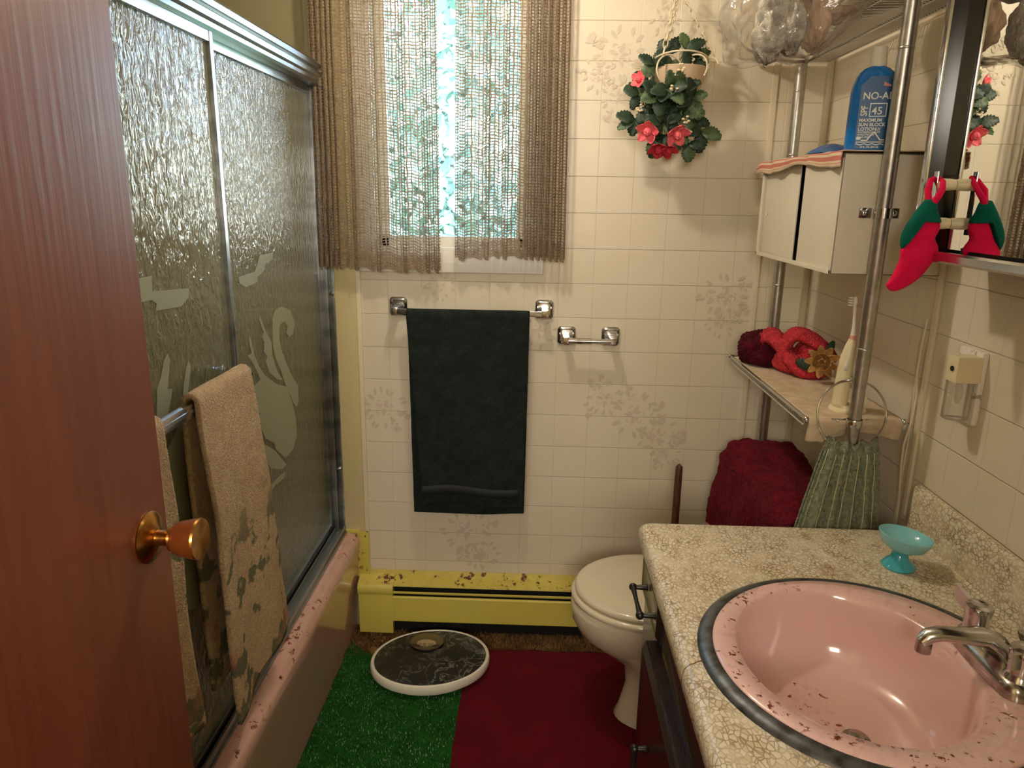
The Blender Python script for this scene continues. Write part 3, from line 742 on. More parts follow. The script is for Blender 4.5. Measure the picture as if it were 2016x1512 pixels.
obj('dial_window', B().lathe([(0, .0605), (.031, .0605), (.031, .0612), (0, .0612)], (dx, dy-.010, 0), n=32, sy=.62), dialm, dl)
obj('dial_lens', B().lathe([(.058, .062), (.053, .066), (.035, .0695), (0, .071)], (dx, dy, 0), n=40, sx=.95, sy=.85), lens_m, dl)
def text(name, s, size, M, m, parent, align='CENTER', off=0, ext=.0002, sxx=1):
    cu = bpy.data.curves.new(name, 'FONT'); cu.body = s; cu.size = size; cu.align_x = align; cu.extrude = ext; cu.offset = off; cu.resolution_u = 3
    tmp = bpy.data.objects.new(name, cu); me = bpy.data.meshes.new_from_object(tmp); bpy.data.objects.remove(tmp)
    me.transform(M @ Matrix.Diagonal((sxx, 1, 1, 1)))
    o = bpy.data.objects.new(name, me); me.materials.append(m); C.objects.link(o)
    off_ = ROOT[parent.name]; me.transform(Matrix.Translation(-off_)); o.parent = parent; ROOT[o.name] = off_; return o
flat = Matrix.Translation((dx, dy-.026, .0616))
text('dial_numbers', '0 0 20', .021, flat, inkblack, dl)
text('dial_pointer', '|', .012, Matrix.Translation((dx, dy-.002, .0616)), inkblack, dl)

# ------------------------------------------------------------------ dark towel bar on the back wall, paper holder
def wall_holder(name, x0, x1, z, yb, label, cat, roller=False):
    t = thing(name, label, cat, ((x0+x1)/2, YB, z))
    for i, x in enumerate((x0, x1)):
        b = B(); R = []
        for (dy, s) in ((0, .030), (.007, .030), (.012, .026), (.014, .023), (.011, .020)):
            n = []
            for k in range(24):
                a = 2*pi*(k+.5)/24; c_, s_ = cos(a), sin(a); q = s/(abs(c_)**6+abs(s_)**6)**(1/6); n.append((x+q*c_*.98, YB-dy, z+q*s_*1.02))
            R.append(n)
        b.rings(R)
        obj('wall_plate', b, chrome, t, sharp=25)
        inn = 1 if i == 0 else -1; xe = x+inn*-.002
        b = B(); b.box(xe-.010, xe+.010, yb, YB-.008, z-.015, z+.004, .002); b.box(xe-.009, xe+.009, yb-.007, yb+.008, z-.017, z+.006, .002)
        obj('arm', b, chrome, t, sharp=30)
    if roller:
        b = B(); mz = z-.006; xm = (x0+x1)/2+.006
        b.tube([(x0+.004, yb, mz), (xm, yb, mz)], .0095, 20); r = obj('roller', b, dullchrome, t)
        b = B(); b.tube([(xm, yb, mz), (x1-.004, yb, mz)], .0082, 20); obj('roller_sleeve', b, chrome, r)
    else:
        obj('bar', B().box(x0, x1, yb-.004, yb+.004, z-.015, z+.002, .001), chrome, t)
    return t
wall_holder('towel_bar', -.437, .027, 1.152, 2.236, 'chrome towel bar on the tile wall under the window', 'towel bar')
wall_holder('paper_holder', .100, .240, 1.070, 2.236, 'empty chrome toilet paper holder on the tile wall', 'toilet paper holder', True)
drape('bath_towel', 'x', (2.236, 1.139), -.400, -.018, .512, .470, .004, .013, dark_towel_m, 'dark charcoal green bath towel folded over the wall towel bar', 'towel', nz=170, nu=70, amp=.004, seed=2, th=.008,
      sway=lambda u, f, s: (.045*f*(1-u)-.010*f*u if s > 0 else .010*f*(1-u)+.014*f*u*0-.006*f*u), hemf=lambda u, f, s: .008*sin(u*5.5)*f if s > 0 else -.004*f*sin(u*4))
b = B(); b.grid(lambda u, v: (-.360+.318*u, 2.2065-.003*sin(u*9+2), .548+.030*v+.006*sin(u*5.5)), 40, 2)
# woven band near the hem of the dark towel
tw = [o for o in bpy.data.objects if o.get('label', '').startswith('dark charcoal')][0]
solid(obj('woven_band', b, mat('smooth_dark_band', (26, 32, 30), .75), tw, sharp=None), .0016)

# ------------------------------------------------------------------ toilet
tc = 1.875
t = thing('toilet', 'bone coloured toilet with closed lid between the vanity and the heater', 'toilet', (.45, tc, 0))
def ring(cx, cy, ax, ay, z, n=40, back=1.0):
    r = []
    for k in range(n):
        a = 2*pi*k/n; c_, s_ = cos(a), sin(a)
        x = cx+(ax if c_ < 0 else ax*back)*c_; r.append((x, cy+ay*s_, z))
    return r
b = B(); b.rings([ring(.45, tc, .185, .098, 0), ring(.45, tc, .19, .10, .012), ring(.45, tc, .178, .088, .04), ring(.455, tc, .165, .08, .12), ring(.445, tc, .165, .088, .19), ring(.41, tc, .20, .115, .24), ring(.37, tc, .222, .150, .29),
    ring(.345, tc, .222, .175, .34), ring(.335, tc, .215, .186, .375), ring(.335, tc, .212, .187, .392), ring(.335, tc, .200, .176, .398), ring(.335, tc, .15, .13, .396)]); obj('bowl', b, porcelain, t, sharp=60)
def seatring(z0, z1, sc_, nm, dome=0):
    b = B(); a, c = .218*sc_, .192*sc_; x = .338
    b.rings([ring(x, tc, a*.97, c*.97, z0), ring(x, tc, a, c, z0+.004), ring(x, tc, a, c, z1-.006), ring(x, tc, a*.985, c*.985, z1-.001), ring(x, tc, a*.96, c*.955, z1+dome*.3), ring(x, tc, a*.88, c*.87, z1+dome*.1), ring(x, tc, a*.80, c*.80, z1+dome*.7), ring(x, tc, a*.4, c*.4, z1+dome), ring(x, tc, .01, .01, z1+dome)])
    return obj(nm, b, porcelain, t, sharp=60)
seatring(.400, .418, 1.0, 'seat'); seatring(.421, .437, .955, 'lid', .006)
obj('hinge', B().box(.52, .56, tc-.09, tc-.06, .40, .435, .006), porcelain, t); obj('hinge', B().box(.52, .56, tc+.06, tc+.09, .40, .435, .006), porcelain, t)
b = B(); b.box(.50, .80, tc-.10, tc+.10, .25, .40, .02); obj('tank_shelf', b, porcelain, t)
tk0, tk1 = 1.655, 2.12
b = B(); b.box(.622, .815, tk0, tk1, .40, .72, .02, 3); obj('tank', b, porcelain, t)
b = B(); b.box(.615, .82, tk0-.008, tk1+.008, .72, .745, .008, 3); obj('tank_lid', b, porcelain, t)
b = B(); b.box(.600, .622, 2.06, 2.085, .662, .682, .004); b.box(.598, .606, 2.03, 2.085, .665, .678, .003); obj('flush_lever', b, chrome, t)
b = B(); b.lathe([(.018, .01), (.016, .022), (0, .026)], (.50, tc-.098, 0), n=14, cap=False); obj('bolt_cap', b, porcelain, t)

# maroon plush cover draped over the tank
b = B()
def cover(u, v):
    # u along y, v across from front hem over the top to the wall side
    y = 1.59+(2.165-1.59)*u
    e = max(0, .06-u)/.06
    fz = .014*fbm((y*9, v*6, 2), 1)
    pts = [(.595, .50), (.598, .62), (.602, .735), (.615, .764), (.66, .775), (.74, .772), (.80, .765)]
    s = v*(len(pts)-1); i = min(int(s), len(pts)-2); f = s-i
    x = pts[i][0]*(1-f)+pts[i+1][0]*f; z = pts[i][1]*(1-f)+pts[i+1][1]*f
    if i < 2: x += -.012*sin(u*14)*(1-s/3)-.02*u*(1-s/3)
    x += fz*(1 if i < 3 else .2); z += (fz+.010*sin(u*7)) * (1 if i >= 2 else .2)
    r = .006*fbm((x*60, y*60, z*60), 1)
    return (x-r*.6, y, z+r)
b.grid(cover, 110, 90)
o = obj('tank_cover', b, maroon_m, label='maroon plush cover draped over the toilet tank', cat='tank cover', sharp=None); solid(o, .014)

# ------------------------------------------------------------------ plunger
t = thing('plunger', 'toilet plunger with brown wooden stick standing behind the toilet', 'plunger', (.452, 2.17, 0))
obj('stick', B().tube([(.462, 2.172, .08), (.452, 2.125, .66), (.4515, 2.122, .700), (.4512, 2.1205, .708)], [.012, .0115, .0105, .005], 16), wood_stick, t)
obj('cup', B().lathe([(.056, .0), (.060, .01), (.052, .05), (.03, .075), (.016, .09), (.013, .11)], (.463, 2.172, 0), n=24), rubber, t)

# ------------------------------------------------------------------ vanity
t = thing('vanity_cabinet', 'dark stained wooden vanity cabinet under the sink', 'cabinet', (.54, .8, 0))
b = B(); b.box(.26, .835, .13, 1.475, .09, .64, .002); b.box(.31, .835, .13, 1.475, 0, .09)
b.box(.26, .835, 1.455, 1.475, .64, .770); b.box(.26, .835, .13, .15, .64, .770); b.box(.26, .28, .15, 1.455, .64, .770)
obj('body', b, wood_dark, t)
def panel(nm, y0, y1, z0, z1, x=.26, th=.020):
    b = B(); R = []
    for (dx, ins) in ((0, 0), (-th+.008, 0), (-th, .010), (-th+.002, .018), (-th+.002, .05)):
        if (z1-z0)/2 <= ins or (y1-y0)/2 <= ins: continue
        R.append([(x+dx, y0+ins, z0+ins), (x+dx, y1-ins, z0+ins), (x+dx, y1-ins, z1-ins), (x+dx, y0+ins, z1-ins)])
    b.rings(R); return obj(nm, b, wood_dark, t, sharp=15)
dr = panel('drawer', 1.235, 1.445, .672, .760, th=.016)
fd = panel('drawer', .16, 1.20, .675, .760, th=.012)
dA = panel('door', .83, 1.285, .12, .648, th=.034)
dB = panel('door', .36, .815, .12, .648, th=.034)
def pull(y0, z0, y1, z1, xf, parent, st=.026):
    b = B(); xa = xf-st; pa = Vector((xa, y0, z0)); pb = Vector((xa, y1, z1)); d_ = pb-pa
    n = 12; pts = []; rr = []
    for k in range(n+1):
        q = k/n; pts.append(pa+d_*q); rr.append(.0042+.0024*abs(2*q-1)**2)
    b.tube(pts, rr, 12)
    for p_, e in ((pa, -1), (pb, 1)):
        b.ball(p_, .0085, 14); b.lathe([(.004, 0), (.006, st-.003), (.008, st)], p_, MX, n=12)
    return obj('handle', b, black_m, parent, sharp=50)
pull(1.235+.02, .722, 1.235+.125, .722, .244, dr, .030)
pull(1.16, .50, 1.16, .41, .226, dA, .022)

# ------------------------------------------------------------------ countertop with hole and backsplash
b = B(); X0, X1, Y0, Y1 = .2355, .838, .12, 1.492; cxs, cys = .525, .998
NR = 180
def rrect(a, ins, rc=.022):
    x0_, x1_, y0_, y1_ = X0+ins, X1, Y0, Y1-ins
    dx_, dy_ = cos(a), sin(a); ts = []
    if dx_ > 1e-9: ts.append((x1_-cxs)/dx_)
    if dx_ < -1e-9: ts.append((x0_-cxs)/dx_)
    if dy_ > 1e-9: ts.append((y1_-cys)/dy_)
    if dy_ < -1e-9: ts.append((y0_-cys)/dy_)
    t_ = min(ts); x_, y_ = cxs+dx_*t_, cys+dy_*t_
    # round the free corner
    qx, qy = x0_+rc, y1_-rc
    if x_ < qx and y_ > qy:
        v_ = Vector((x_-qx, y_-qy)); v_ = v_.normalized()*rc; x_, y_ = qx+v_.x, qy+v_.y
    return x_, y_
angs = sorted([2*pi*k/NR for k in range(NR)]+[math.atan2(Y1-cys, X1-cxs), math.atan2(Y0-cys, X1-cxs) % (2*pi), math.atan2(Y0-cys, X0-cxs) % (2*pi)]+[math.atan2(Y1-cys-.01*k, X0-cxs) for k in range(0, 6)]+[math.atan2(Y1-cys, X0-cxs+.01*k) for k in range(1, 6)])
R = []
for z in (.775, .81): R.append([(cxs+.245*cos(a), cys+.245*sin(a), z) for a in angs])
R.append([(cxs+(rrect(a, .02)[0]-cxs)*.75, cys+(rrect(a, .02)[1]-cys)*.75, .81) if (Vector(rrect(a, .02))-Vector((cxs, cys))).length*.75 > .25 else (cxs+.25*cos(a), cys+.25*sin(a), .81) for a in angs])
for ins, z in ((.016, .810), (.010, .8088), (.005, .8055), (.0015, .800), (0, .793), (0, .779), (.003, .774), (.012, .772)):
    R.append([(*rrect(a, ins), z) for a in angs])
b.rings(R, cap0=False, cap1=False)
t = thing('countertop', 'cream pebble patterned laminate countertop with rounded edge and a crack', 'countertop', (.54, .8, .772))
obj('worktop', b, counter_m, t, sharp=40)
b = B(); b.rings([[(x, y, z) for x, z in ((.838, .805), (.838, .908), (.834, .913), (.828, .914), (.822, .911), (.819, .904), (.818, .83), (.815, .816), (.806, .8102), (.806, .807))] for y in (Y0, 1.487)]); obj('backsplash', b, counter_m, t)

# ------------------------------------------------------------------ sink
t = thing('sink', 'round pink enamel sink with rust stains set in the countertop', 'sink', (.525, .998, .67))
bc = (.502, 1.01)
def sr(f, rb, z):
    # f=0 outer circle, 1 bowl oval
    out = []
    for k in range(96):
        a = 2*pi*k/96
        ox, oy = .525+.234*cos(a), .998+.234*sin(a); ix, iy = bc[0]+.168*rb*cos(a), bc[1]+.192*rb*sin(a)
        out.append((ox*(1-f)+ix*f, oy*(1-f)+iy*f, z))
    return out
b = B(); dxy = (.522, .995)
R = [sr(0, 1, .812), sr(.0, 1, .8175), sr(.06, 1, .8205), sr(.5, 1, .819), sr(.88, 1, .817), sr(.96, 1, .813), sr(1, .992, .805), sr(1, .975, .785)]
for rb, z in ((.955, .755), (.925, .73), (.88, .708), (.80, .692), (.66, .682), (.45, .676), (.2, .674)):
    r_ = sr(1, rb, z); k = 1-rb; r_ = [(p_[0]+(dxy[0]-bc[0])*k, p_[1]+(dxy[1]-bc[1])*k, p_[2]) for p_ in r_]; R.append(r_)
R.append([(dxy[0]+.022*cos(2*pi*k/96), dxy[1]+.022*sin(2*pi*k/96), .673) for k in range(96)])
b.rings(R, cap0=False, cap1=True); obj('bowl', b, sink_m, t, sharp=70)
steel_ring = mat('tarnished_steel_rim', (104, 108, 110), .42, .85, var=(40, (64, 60, 58), .45, .7))
b = B(); b.rings([[(.525+r_*cos(2*pi*k/96), .998+r_*sin(2*pi*k/96), z) for k in range(96)] for r_, z in ((.232, .815), (.234, .8190), (.238, .8200), (.250, .8165), (.2565, .8115), (.257, .8104))], cap0=False, cap1=False)
o = obj('rim_ring', b, steel_ring, t)
b = B(); b.lathe([(.023, .675), (.021, .678), (.015, .677), (.0145, .672), (0, .672)], (*dxy, 0), n=28); b.lathe([(.013, .680), (.012, .685), (.004, .687), (0, .687)], (dxy[0], dxy[1], 0), n=20); obj('drain', b, dullchrome, t)

# ------------------------------------------------------------------ faucet
fx, fy = .705, .985
t = thing('faucet', 'spotted chrome two handle faucet on the sink', 'faucet', (fx, fy, .82))
b = B(); R = []
for (s, z) in ((1., .819), (1.0, .826), (.93, .836), (.75, .842), (.3, .845)):
    R.append([(fx+.030*s*(abs(cos(a))**.8)*(1 if cos(a) > 0 else -1), fy+(.052*(1 if sin(a) > 0 else -1)*min(1, abs(sin(a))*3)+.030*s*sin(a)), z) for a in [2*pi*k/48 for k in range(48)]])
b.rings(R); obj('deck_plate', b, dullchrome, t, sharp=50)
b = B(); path = [(.715, .985, .835), (.700, .985, .862), (.678, .986, .872), (.645, .988, .872), (.618, .989, .873), (.602, .990, .868), (.594, .990, .858)]
R = []
for i, (x, y, z) in enumerate(path):
    a = Vector(path[min(i+1, 6)])-Vector(path[max(i-1, 0)]); a.normalize(); side = Vector((0, 1, 0)); up_ = a.cross(side).normalized(); wd = (.028, .026, .021, .0155, .0135, .013, .011)[i]; hh = (.014, .016, .0135, .0105, .0105, .011, .010)[i]
    R.append([Vector((x, y, z))+side*cos(2*pi*k/20)*wd+up_*sin(2*pi*k/20)*hh for k in range(20)])
b.rings(R); sp_ = obj('spout', b, chrome, t, sharp=60)
obj('aerator', B().lathe([(.0115, .842), (.0115, .856), (.010, .862)], (.5975, .990, 0), n=24), dullchrome, sp_)
for sy_, an in ((.062, 100), (-.052, 215)):
    c = (fx+.002, fy+sy_, 0)
    b = B(); b.lathe([(.024, .834), (.0235, .842), (.019, .848), (.018, .852), (.0185, .872), (.0205, .885), (.0195, .889), (.012, .891), (.008, .889), (0, .8895)], c, n=32)
    h = obj('handle', b, chrome, t, sharp=40)
    M_ = Matrix.Translation((c[0], c[1], .876)) @ Matrix.Rotation(math.radians(an), 4, 'Z')
    b = B(); b.rings([[M_ @ Vector(q) for q in r_] for r_ in ([(.015, -.004, -.014), (.015, .004, -.014), (.015, .004, .012), (.015, -.004, .012)], [(.048, -.0022, -.003), (.048, .0022, -.003), (.052, .0022, .022), (.052, -.0022, .022)])])
    obj('lever', b, chrome, h)
b = B(); b.tube([(.742, .987, .835), (.742, .987, .868)], .003, 10); b.lathe([(.003, .862), (.007, .868), (.011, .878), (.010, .880), (0, .880)], (.742, .987, 0), n=20); obj('lift_rod', b, dullchrome, t)

# ------------------------------------------------------------------ soap dish
t = thing('soap_dish', 'small turquoise glazed pedestal soap dish on the countertop', 'soap dish', (.718, 1.315, .81))
MT = Matrix.Rotation(math.radians(7), 3, 'Y')
b = B(); b.lathe([(.0, .0005), (.029, .0005), (.031, .004), (.026, .012), (.017, .02), (.014, .03), (.018, .038)], (.718, 1.315, .81), n=40); 
for q in b.bm.verts: pass
obj('foot', b, aqua_d, t)
b = B(); b.lathe([(.010, .030), (.024, .037), (.040, .047), (.0475, .062), (.0485, .068), (.0465, .0685), (.0435, .062), (.036, .052), (.02, .044), (0, .042)], (.7155, 1.315, .81), MT, n=48); obj('bowl', b, aqua, t)

# ------------------------------------------------------------------ night light with its outlet plate
t = thing('outlet_plate', 'white wall outlet plate behind the night light', 'outlet', (XR, 1.388, 1.09))
obj('cover', B().box(XR-.012, XR, 1.348, 1.425, 1.090, 1.230, .004), mat('worn_white_plate', (240, 234, 224), .5, spots=(35, (176, 158, 134), .6)), t)
t = thing('night_light', 'ivory plug in night light with ribbed clear shade on the right wall', 'night light', (.80, 1.366, 1.10))
b = B(); b.box(.785, .832, 1.347, 1.384, 1.172, 1.222, .003); h = obj('housing', b, ivory, t)
obj('sensor', B().lathe([(0, 0), (.005, 0), (.005, -.002), (0, -.002)], (.7845, 1.362, 1.198), MX, n=16), inkblack, h)
b = B(); R = []
z = 1.100
while z < 1.174:
    for e in (0, .0011):
        R.append([(.8045+(.0205+e-.002*(1.172-z)/.07*0)*math.copysign(abs(cos(a))**.6, cos(a)), 1.3655+(.0175+e)*math.copysign(abs(sin(a))**.6, sin(a)), z+e*1.2) for a in [2*pi*k/32 for k in range(32)]])
    z += .0034
b.rings(R, cap1=False); obj('shade', b, shade_m, t, sharp=None)
obj('bulb', B().lathe([(.004, 1.172), (.007, 1.16), (.007, 1.14), (.003, 1.13), (0, 1.129)], (.805, 1.3655, 0), n=16), bulb_glass, t)

# ------------------------------------------------------------------ mirror cabinet with its pull
t = thing('mirror_cabinet', 'chrome and black framed sliding mirror cabinet on the right wall', 'mirror', (.77, .9, 1.397))
mx = .730
obj('case', B().box(mx+.002, XR-.001, .42, 1.406, 1.40, 2.12), black_frame, t)
obj('mirror_glass', B().box(mx, mx+.002, .42, 1.400, 1.41, 2.11), mirror_m, t)
b = B(); b.box(.701, XR-.001, 1.399, 1.407, 1.397, 2.12, .0015); obj('side_frame', b, black_frame, t)
b = B(); b.box(.697, .703, 1.396, 1.411, 1.397, 2.12, .002); obj('chrome_edge', b, chrome, t)
b = B(); b.box(.699, mx+.004, .42, 1.399, 1.397, 1.404, .001); b.rings([[(x, y, z) for x, z in ((.699, 1.397), (.696, 1.401), (.696, 1.412), (.699, 1.416), (.703, 1.416), (.703, 1.397))] for y in (.42, 1.403)]); obj('bottom_rail', b, chrome, t)
b = B(); b.box(.699, mx+.004, .42, 1.399, 2.105, 2.12, .001); obj('top_rail', b, chrome, t)
pu = obj('pull_handle', B().box(.695, .6975, 1.348, 1.361, 1.443, 1.552, .001), chrome, t)
for z in (1.5295, 1.463):
    b = B(); b.lathe([(.006, .6975), (.0100, .699), (.0106, .706), (.0100, .722), (.009, .7295)], (0, 1.3545, z), Matrix(((0, 0, 1), (1, 0, 0), (0, 1, 0))), n=24)
    obj('spacer', b, ivory, pu)

# ------------------------------------------------------------------ felt stocking hung on the pull
t = thing('felt_stocking', 'red felt stocking ornament with green cuff hanging on the mirror pull', 'stocking', (.67, 1.335, 1.343))
ex = Vector((1, 0, 0)); ey = Vector((0, 1, 0)); o0 = Vector((0, 1.335, 0))
def S(a, z, dpt=0): return o0+ex*a+Vector((0, 0, z))+ey*dpt
def puff(b, outl, th, n=6):
    cx_ = sum(p_[0] for p_ in outl)/len(outl); cz_ = sum(p_[1] for p_ in outl)/len(outl)
    pts = []
    m_ = len(outl)
    for i in range(m_):
        for q in range(3):
            f = q/3; p0, p1, p2, p3 = outl[i-1], outl[i], outl[(i+1) % m_], outl[(i+2) % m_]
            pts.append(tuple(.5*((2*p1[k])+(-p0[k]+p2[k])*f+(2*p0[k]-5*p1[k]+4*p2[k]-p3[k])*f*f+(-p0[k]+3*p1[k]-3*p2[k]+p3[k])*f**3) for k in (0, 1)))
    R = []
    for j in range(-n, n+1):
        e = j/n; s = math.sqrt(max(0, 1-abs(e)**2.2))*.995+.005; 
        R.append([S(cx_+(p_[0]-cx_)*s, cz_+(p_[1]-cz_)*s, th*e) for p_ in pts])
    b.rings(R)
body_o = [(.6453,1.4197),(.659,1.438),(.6713,1.4641),(.6799,1.4715),(.7011,1.471),(.7052,1.455),(.6997,1.4387),(.7078,1.4225),(.7072,1.4093),(.699,1.391),(.6828,1.3674),(.6605,1.3501),(.64,1.343),(.628,1.3512),(.6295,1.358),(.637,1.3749),(.6442,1.3983),(.6439,1.4115)]
b = B(); puff(b, body_o, .012); obj('sock', b, felt_red, t, sharp=None)
cuff_o = [(.6758,1.5034),(.6911,1.5036),(.6974,1.4838),(.7049,1.4695),(.7037,1.4646),(.6895,1.4725),(.6798,1.4723),(.6725,1.4674),(.6613,1.4445),(.6509,1.4264),(.6446,1.4189),(.6407,1.4344),(.6452,1.454),(.6564,1.4767),(.6721,1.5009)]
b = B(); puff(b, cuff_o, .0145); obj('cuff', b, felt_green, t, sharp=None)
b = B(); b.tube([S(.682, 1.500, .004), S(.681, 1.520, .012), S(.690, 1.537, .024), S(.7005, 1.5415, .024), S(.7035, 1.534, .010), S(.6995, 1.520, .0), S(.692, 1.508, -.004), S(.686, 1.498, -.003)], [.0055, .0055, .005, .0045, .005, .0055, .006, .006], 8); obj('loop', b, felt_red, t)
b = B()
for (a, z, an) in ((.682, 1.405, .6), (.692, 1.418, 2.6)):
    pts = []
    for k in range(18):
        q = 2*pi*k/18; r_ = .013*(1+.28*cos(6*q)); u_, v_ = r_*1.3*cos(q), r_*.6*sin(q)
        pts.append(S(a+u_*cos(an)-v_*sin(an), z+u_*sin(an)+v_*cos(an), .0125))
    b.poly(pts, ey*.0012)
obj('holly_leaf', b, felt_green, t)
b = B()
for k in range(4): b.ball(S(.683+.003*k, 1.412+.002*(k % 2), .0142), .0022, 8)
obj('holly_berry', b, felt_red, t)

# ------------------------------------------------------------------ etagere: two poles, two shelves
PX, PY, QX, QY = .693, 1.530, .722, 2.21
t = thing('pole_shelf', 'steel tension pole shelf unit with wire shelves above the toilet', 'shelf', (.7, 1.87, .98))
b = B(); b.tube([(PX+.001, PY, .985), (PX, PY, .992), (PX, PY, 1.12)], [.011, .0135, .0135], 24); b.tube([(PX, PY, 1.12), (PX, PY, 1.125), (PX, PY, 2.36)], [.0135, .0145, .0145], 24)
for z in (1.195, 1.78): b.lathe([(.0145, z), (.0152, z+.001), (.0152, z+.004), (.0145, z+.005)], (PX, PY, 0), n=24, cap=False)
obj('pole', b, polem, t, sharp=40)
b = B(); b.tube([(QX, QY, 0), (QX, QY, 2.36)], .0155, 24)
for z in (1.25, 1.62, 1.79): b.lathe([(.0155, z), (.0162, z+.001), (.0162, z+.004), (.0155, z+.005)], (QX, QY, 0), n=24, cap=False)
obj('pole', b, polem, t, sharp=40)
# middle shelf
sz = 1.036; a0, a1, c0, c1 = .596, .806, 1.545, 2.195
b = B()
for x in (a0, a1): b.tube([(x, c0, sz), (x, c1, sz)], .0035, 8); b.tube([(x, c0+.01, sz-.016), (x, c1-.01, sz-.016)], .0022, 6)
for y in (c0, c1): b.tube([(a0, y, sz), (a1, y, sz)], .003, 8)
for x in (a0, a1):
    for k in range(80): y = c0+.012+k*(c1-c0-.024)/79; b.tube([(x, y, sz), (x, y, sz-.016)], .0013, 5)
for k in range(26): y = c0+(c1-c0)*k/25; b.tube([(a0, y, sz-.004), (a1, y, sz-.004)], .0014, 5)
for x in (a0, a1):
    for y in (c0, c1): b.ball((x, y, sz), .0072, 14)
b.box(PX-.045, PX+.045, c0-.004, c0-.001, sz-.007, sz+.005, .001); b.lathe([(.0160, sz-.009), (.0165, sz-.008), (.0165, sz+.007), (.016, sz+.008)], (PX, PY, 0), n=24, cap=False)
b.box(QX-.045, QX+.045, c1-.004, c1+.001, sz-.007, sz+.005, .001)
for x in (PX-.032, PX+.032): b.ball((x, c0-.004, sz), .0035, 8)
obj('wire_shelf', b, chrome, t, sharp=40)
# upper shelf
uz = 1.884; u0, u1, d0, d1 = .598, .818, 1.545, 2.27
b = B()
for x in (u0, u1): b.tube([(x, d0, uz), (x, d1, uz)], .004, 8)
for y in (d0, d1): b.tube([(u0, y, uz), (u1, y, uz)], .004, 8)
for k in range(58): y = d0+(d1-d0)*(k+.5)/58; b.tube([(u0, y, uz), (u1, y, uz)], .0025, 6)
for x in (.66, .76): b.tube([(x, d0, uz-.004), (x, d1, uz-.004)], .002, 5)
obj('wire_shelf', b, chrome, t, sharp=40)

# ring with hand towel on the front pole
t = thing('towel_ring', 'chrome towel ring on the near shelf pole holding the green hand towel', 'towel ring', (PX, 1.52, .96))
rc = Vector((.6875, 1.535, 1.052)); tilt = .20; b = B()
b.tube([(rc.x+.0735*cos(2*pi*k/48), rc.y+.0735*sin(2*pi*k/48)*sin(tilt)*1.0, rc.z+.0735*sin(2*pi*k/48)) for k in range(48)], .0026, 8, closed=True); obj('ring', b, chrome, t)
b = B(); b.box(PX-.010, PX+.010, 1.545, 1.556, 1.118, 1.130, .002); obj('clip', b, chrome, t)
def hand(u, v):
    # u across, v top to bottom (front ply then over the ring and down behind)
    L = .37; s = v*2*L
    fr = s < L; d_ = (L-s) if fr else (s-L)     # distance below the ring
    f = min(1, d_/.25)
    w0 = .050+.034*f**.8; x = .688-.004*f+(u-.5)*2*w0-.018*f*(1-u)
    fold = .010*sin(u*2*pi*4.5+.4)*(.35+.65*f)+.004*sin(u*31)*f
    y = 1.515-(.006 if fr else -.006)*min(1, d_/.03)+fold*.8-.004*f
    z = .993-.012*abs(2*u-1)**2*-1-d_+.004*sin(u*20)*(1-f)
    r = .0035*fbm((x*170, y*170, z*170), 1)+.002*fbm((x*60, y*60, z*60), 1)
    return (x, y-r, z+r)
b = B(); b.grid(hand, 110, 200)
o = obj('hand_towel', b, green_towel_m, label='sage green striped hand towel gathered through the towel ring', cat='towel', sharp=None); solid(o, .004)
b = B()
for u in (.06, .2, .34, .5, .63, .78, .93):
    b.tube([Vector(hand(u, v/60))+Vector((0, -.0035, 0)) for v in range(0, 29)], .0011, 5)
obj('stripe', b, mat('pale_stripe', (196, 190, 150), .9), o, sharp=None)

# liner cloth on the middle shelf
b = B()
def liner(u, v):
    x = a0+.004+(a1-a0-.008)*u+.010*max(0, .12-v)*8*sin(u*9)*.3
    if v > .12: y = c0-.006+(c1-.02-c0)*(v-.12)/.88; z = sz+.003+.0012*fbm((x*40, y*25, 0), 1)
    else: q = (.12-v)/.12; y = c0-.006-.004*sin(u*11)*q+.012*q; z = sz-.004-.036*q-.012*q*sin(u*6+1)+.004*fbm((u*14, q*5, 1), 1)
    return (x, y, z)
b.grid(liner, 60, 80); o = obj('shelf_liner', b, liner_m, label='pinkish cloth liner covering the middle wire shelf and drooping at its front', cat='cloth', sharp=None); solid(o, .003)

# crocheted cloths on the shelf
def heap(name, c, r, m, label, seed, bend=.02, loops=0, tub=.011):
    """a rumpled band of cloth: wavy thick ribbon"""
    b = B()
    def fn(u, v):
        th_ = u*2*pi; ph = (v-.5)*pi
        n_ = 1+.35*fbm((cos(th_)*1.3+seed, sin(th_)*1.3, v*3), 1.2)
        x = r[0]*cos(ph)*cos(th_)*n_; y = r[1]*cos(ph)*sin(th_)*n_; z = r[2]*sin(ph)*n_
        k = .004*sin(th_*38)*sin(v*60)
        p_ = Vector((x, y, z)); p_ += p_.normalized()*k if p_.length > 0 else Vector()
        z_ = max(p_.z, -r[2]*.75)
        return (c[0]+p_.x, c[1]+p_.y, c[2]+z_+r[2]*.75)
    b.grid(fn, 120, 60); bmesh.ops.remove_doubles(b.bm, verts=b.bm.verts, dist=.0002)
    return obj(name, b, m, label=label, cat='cloth', sharp=None)
heap('knitted_cloth', (.655, 2.09, sz+.005), (.062, .085, .052), dkmaroon_m, 'dark maroon fuzzy cloth bunched at the far end of the middle shelf', 1)
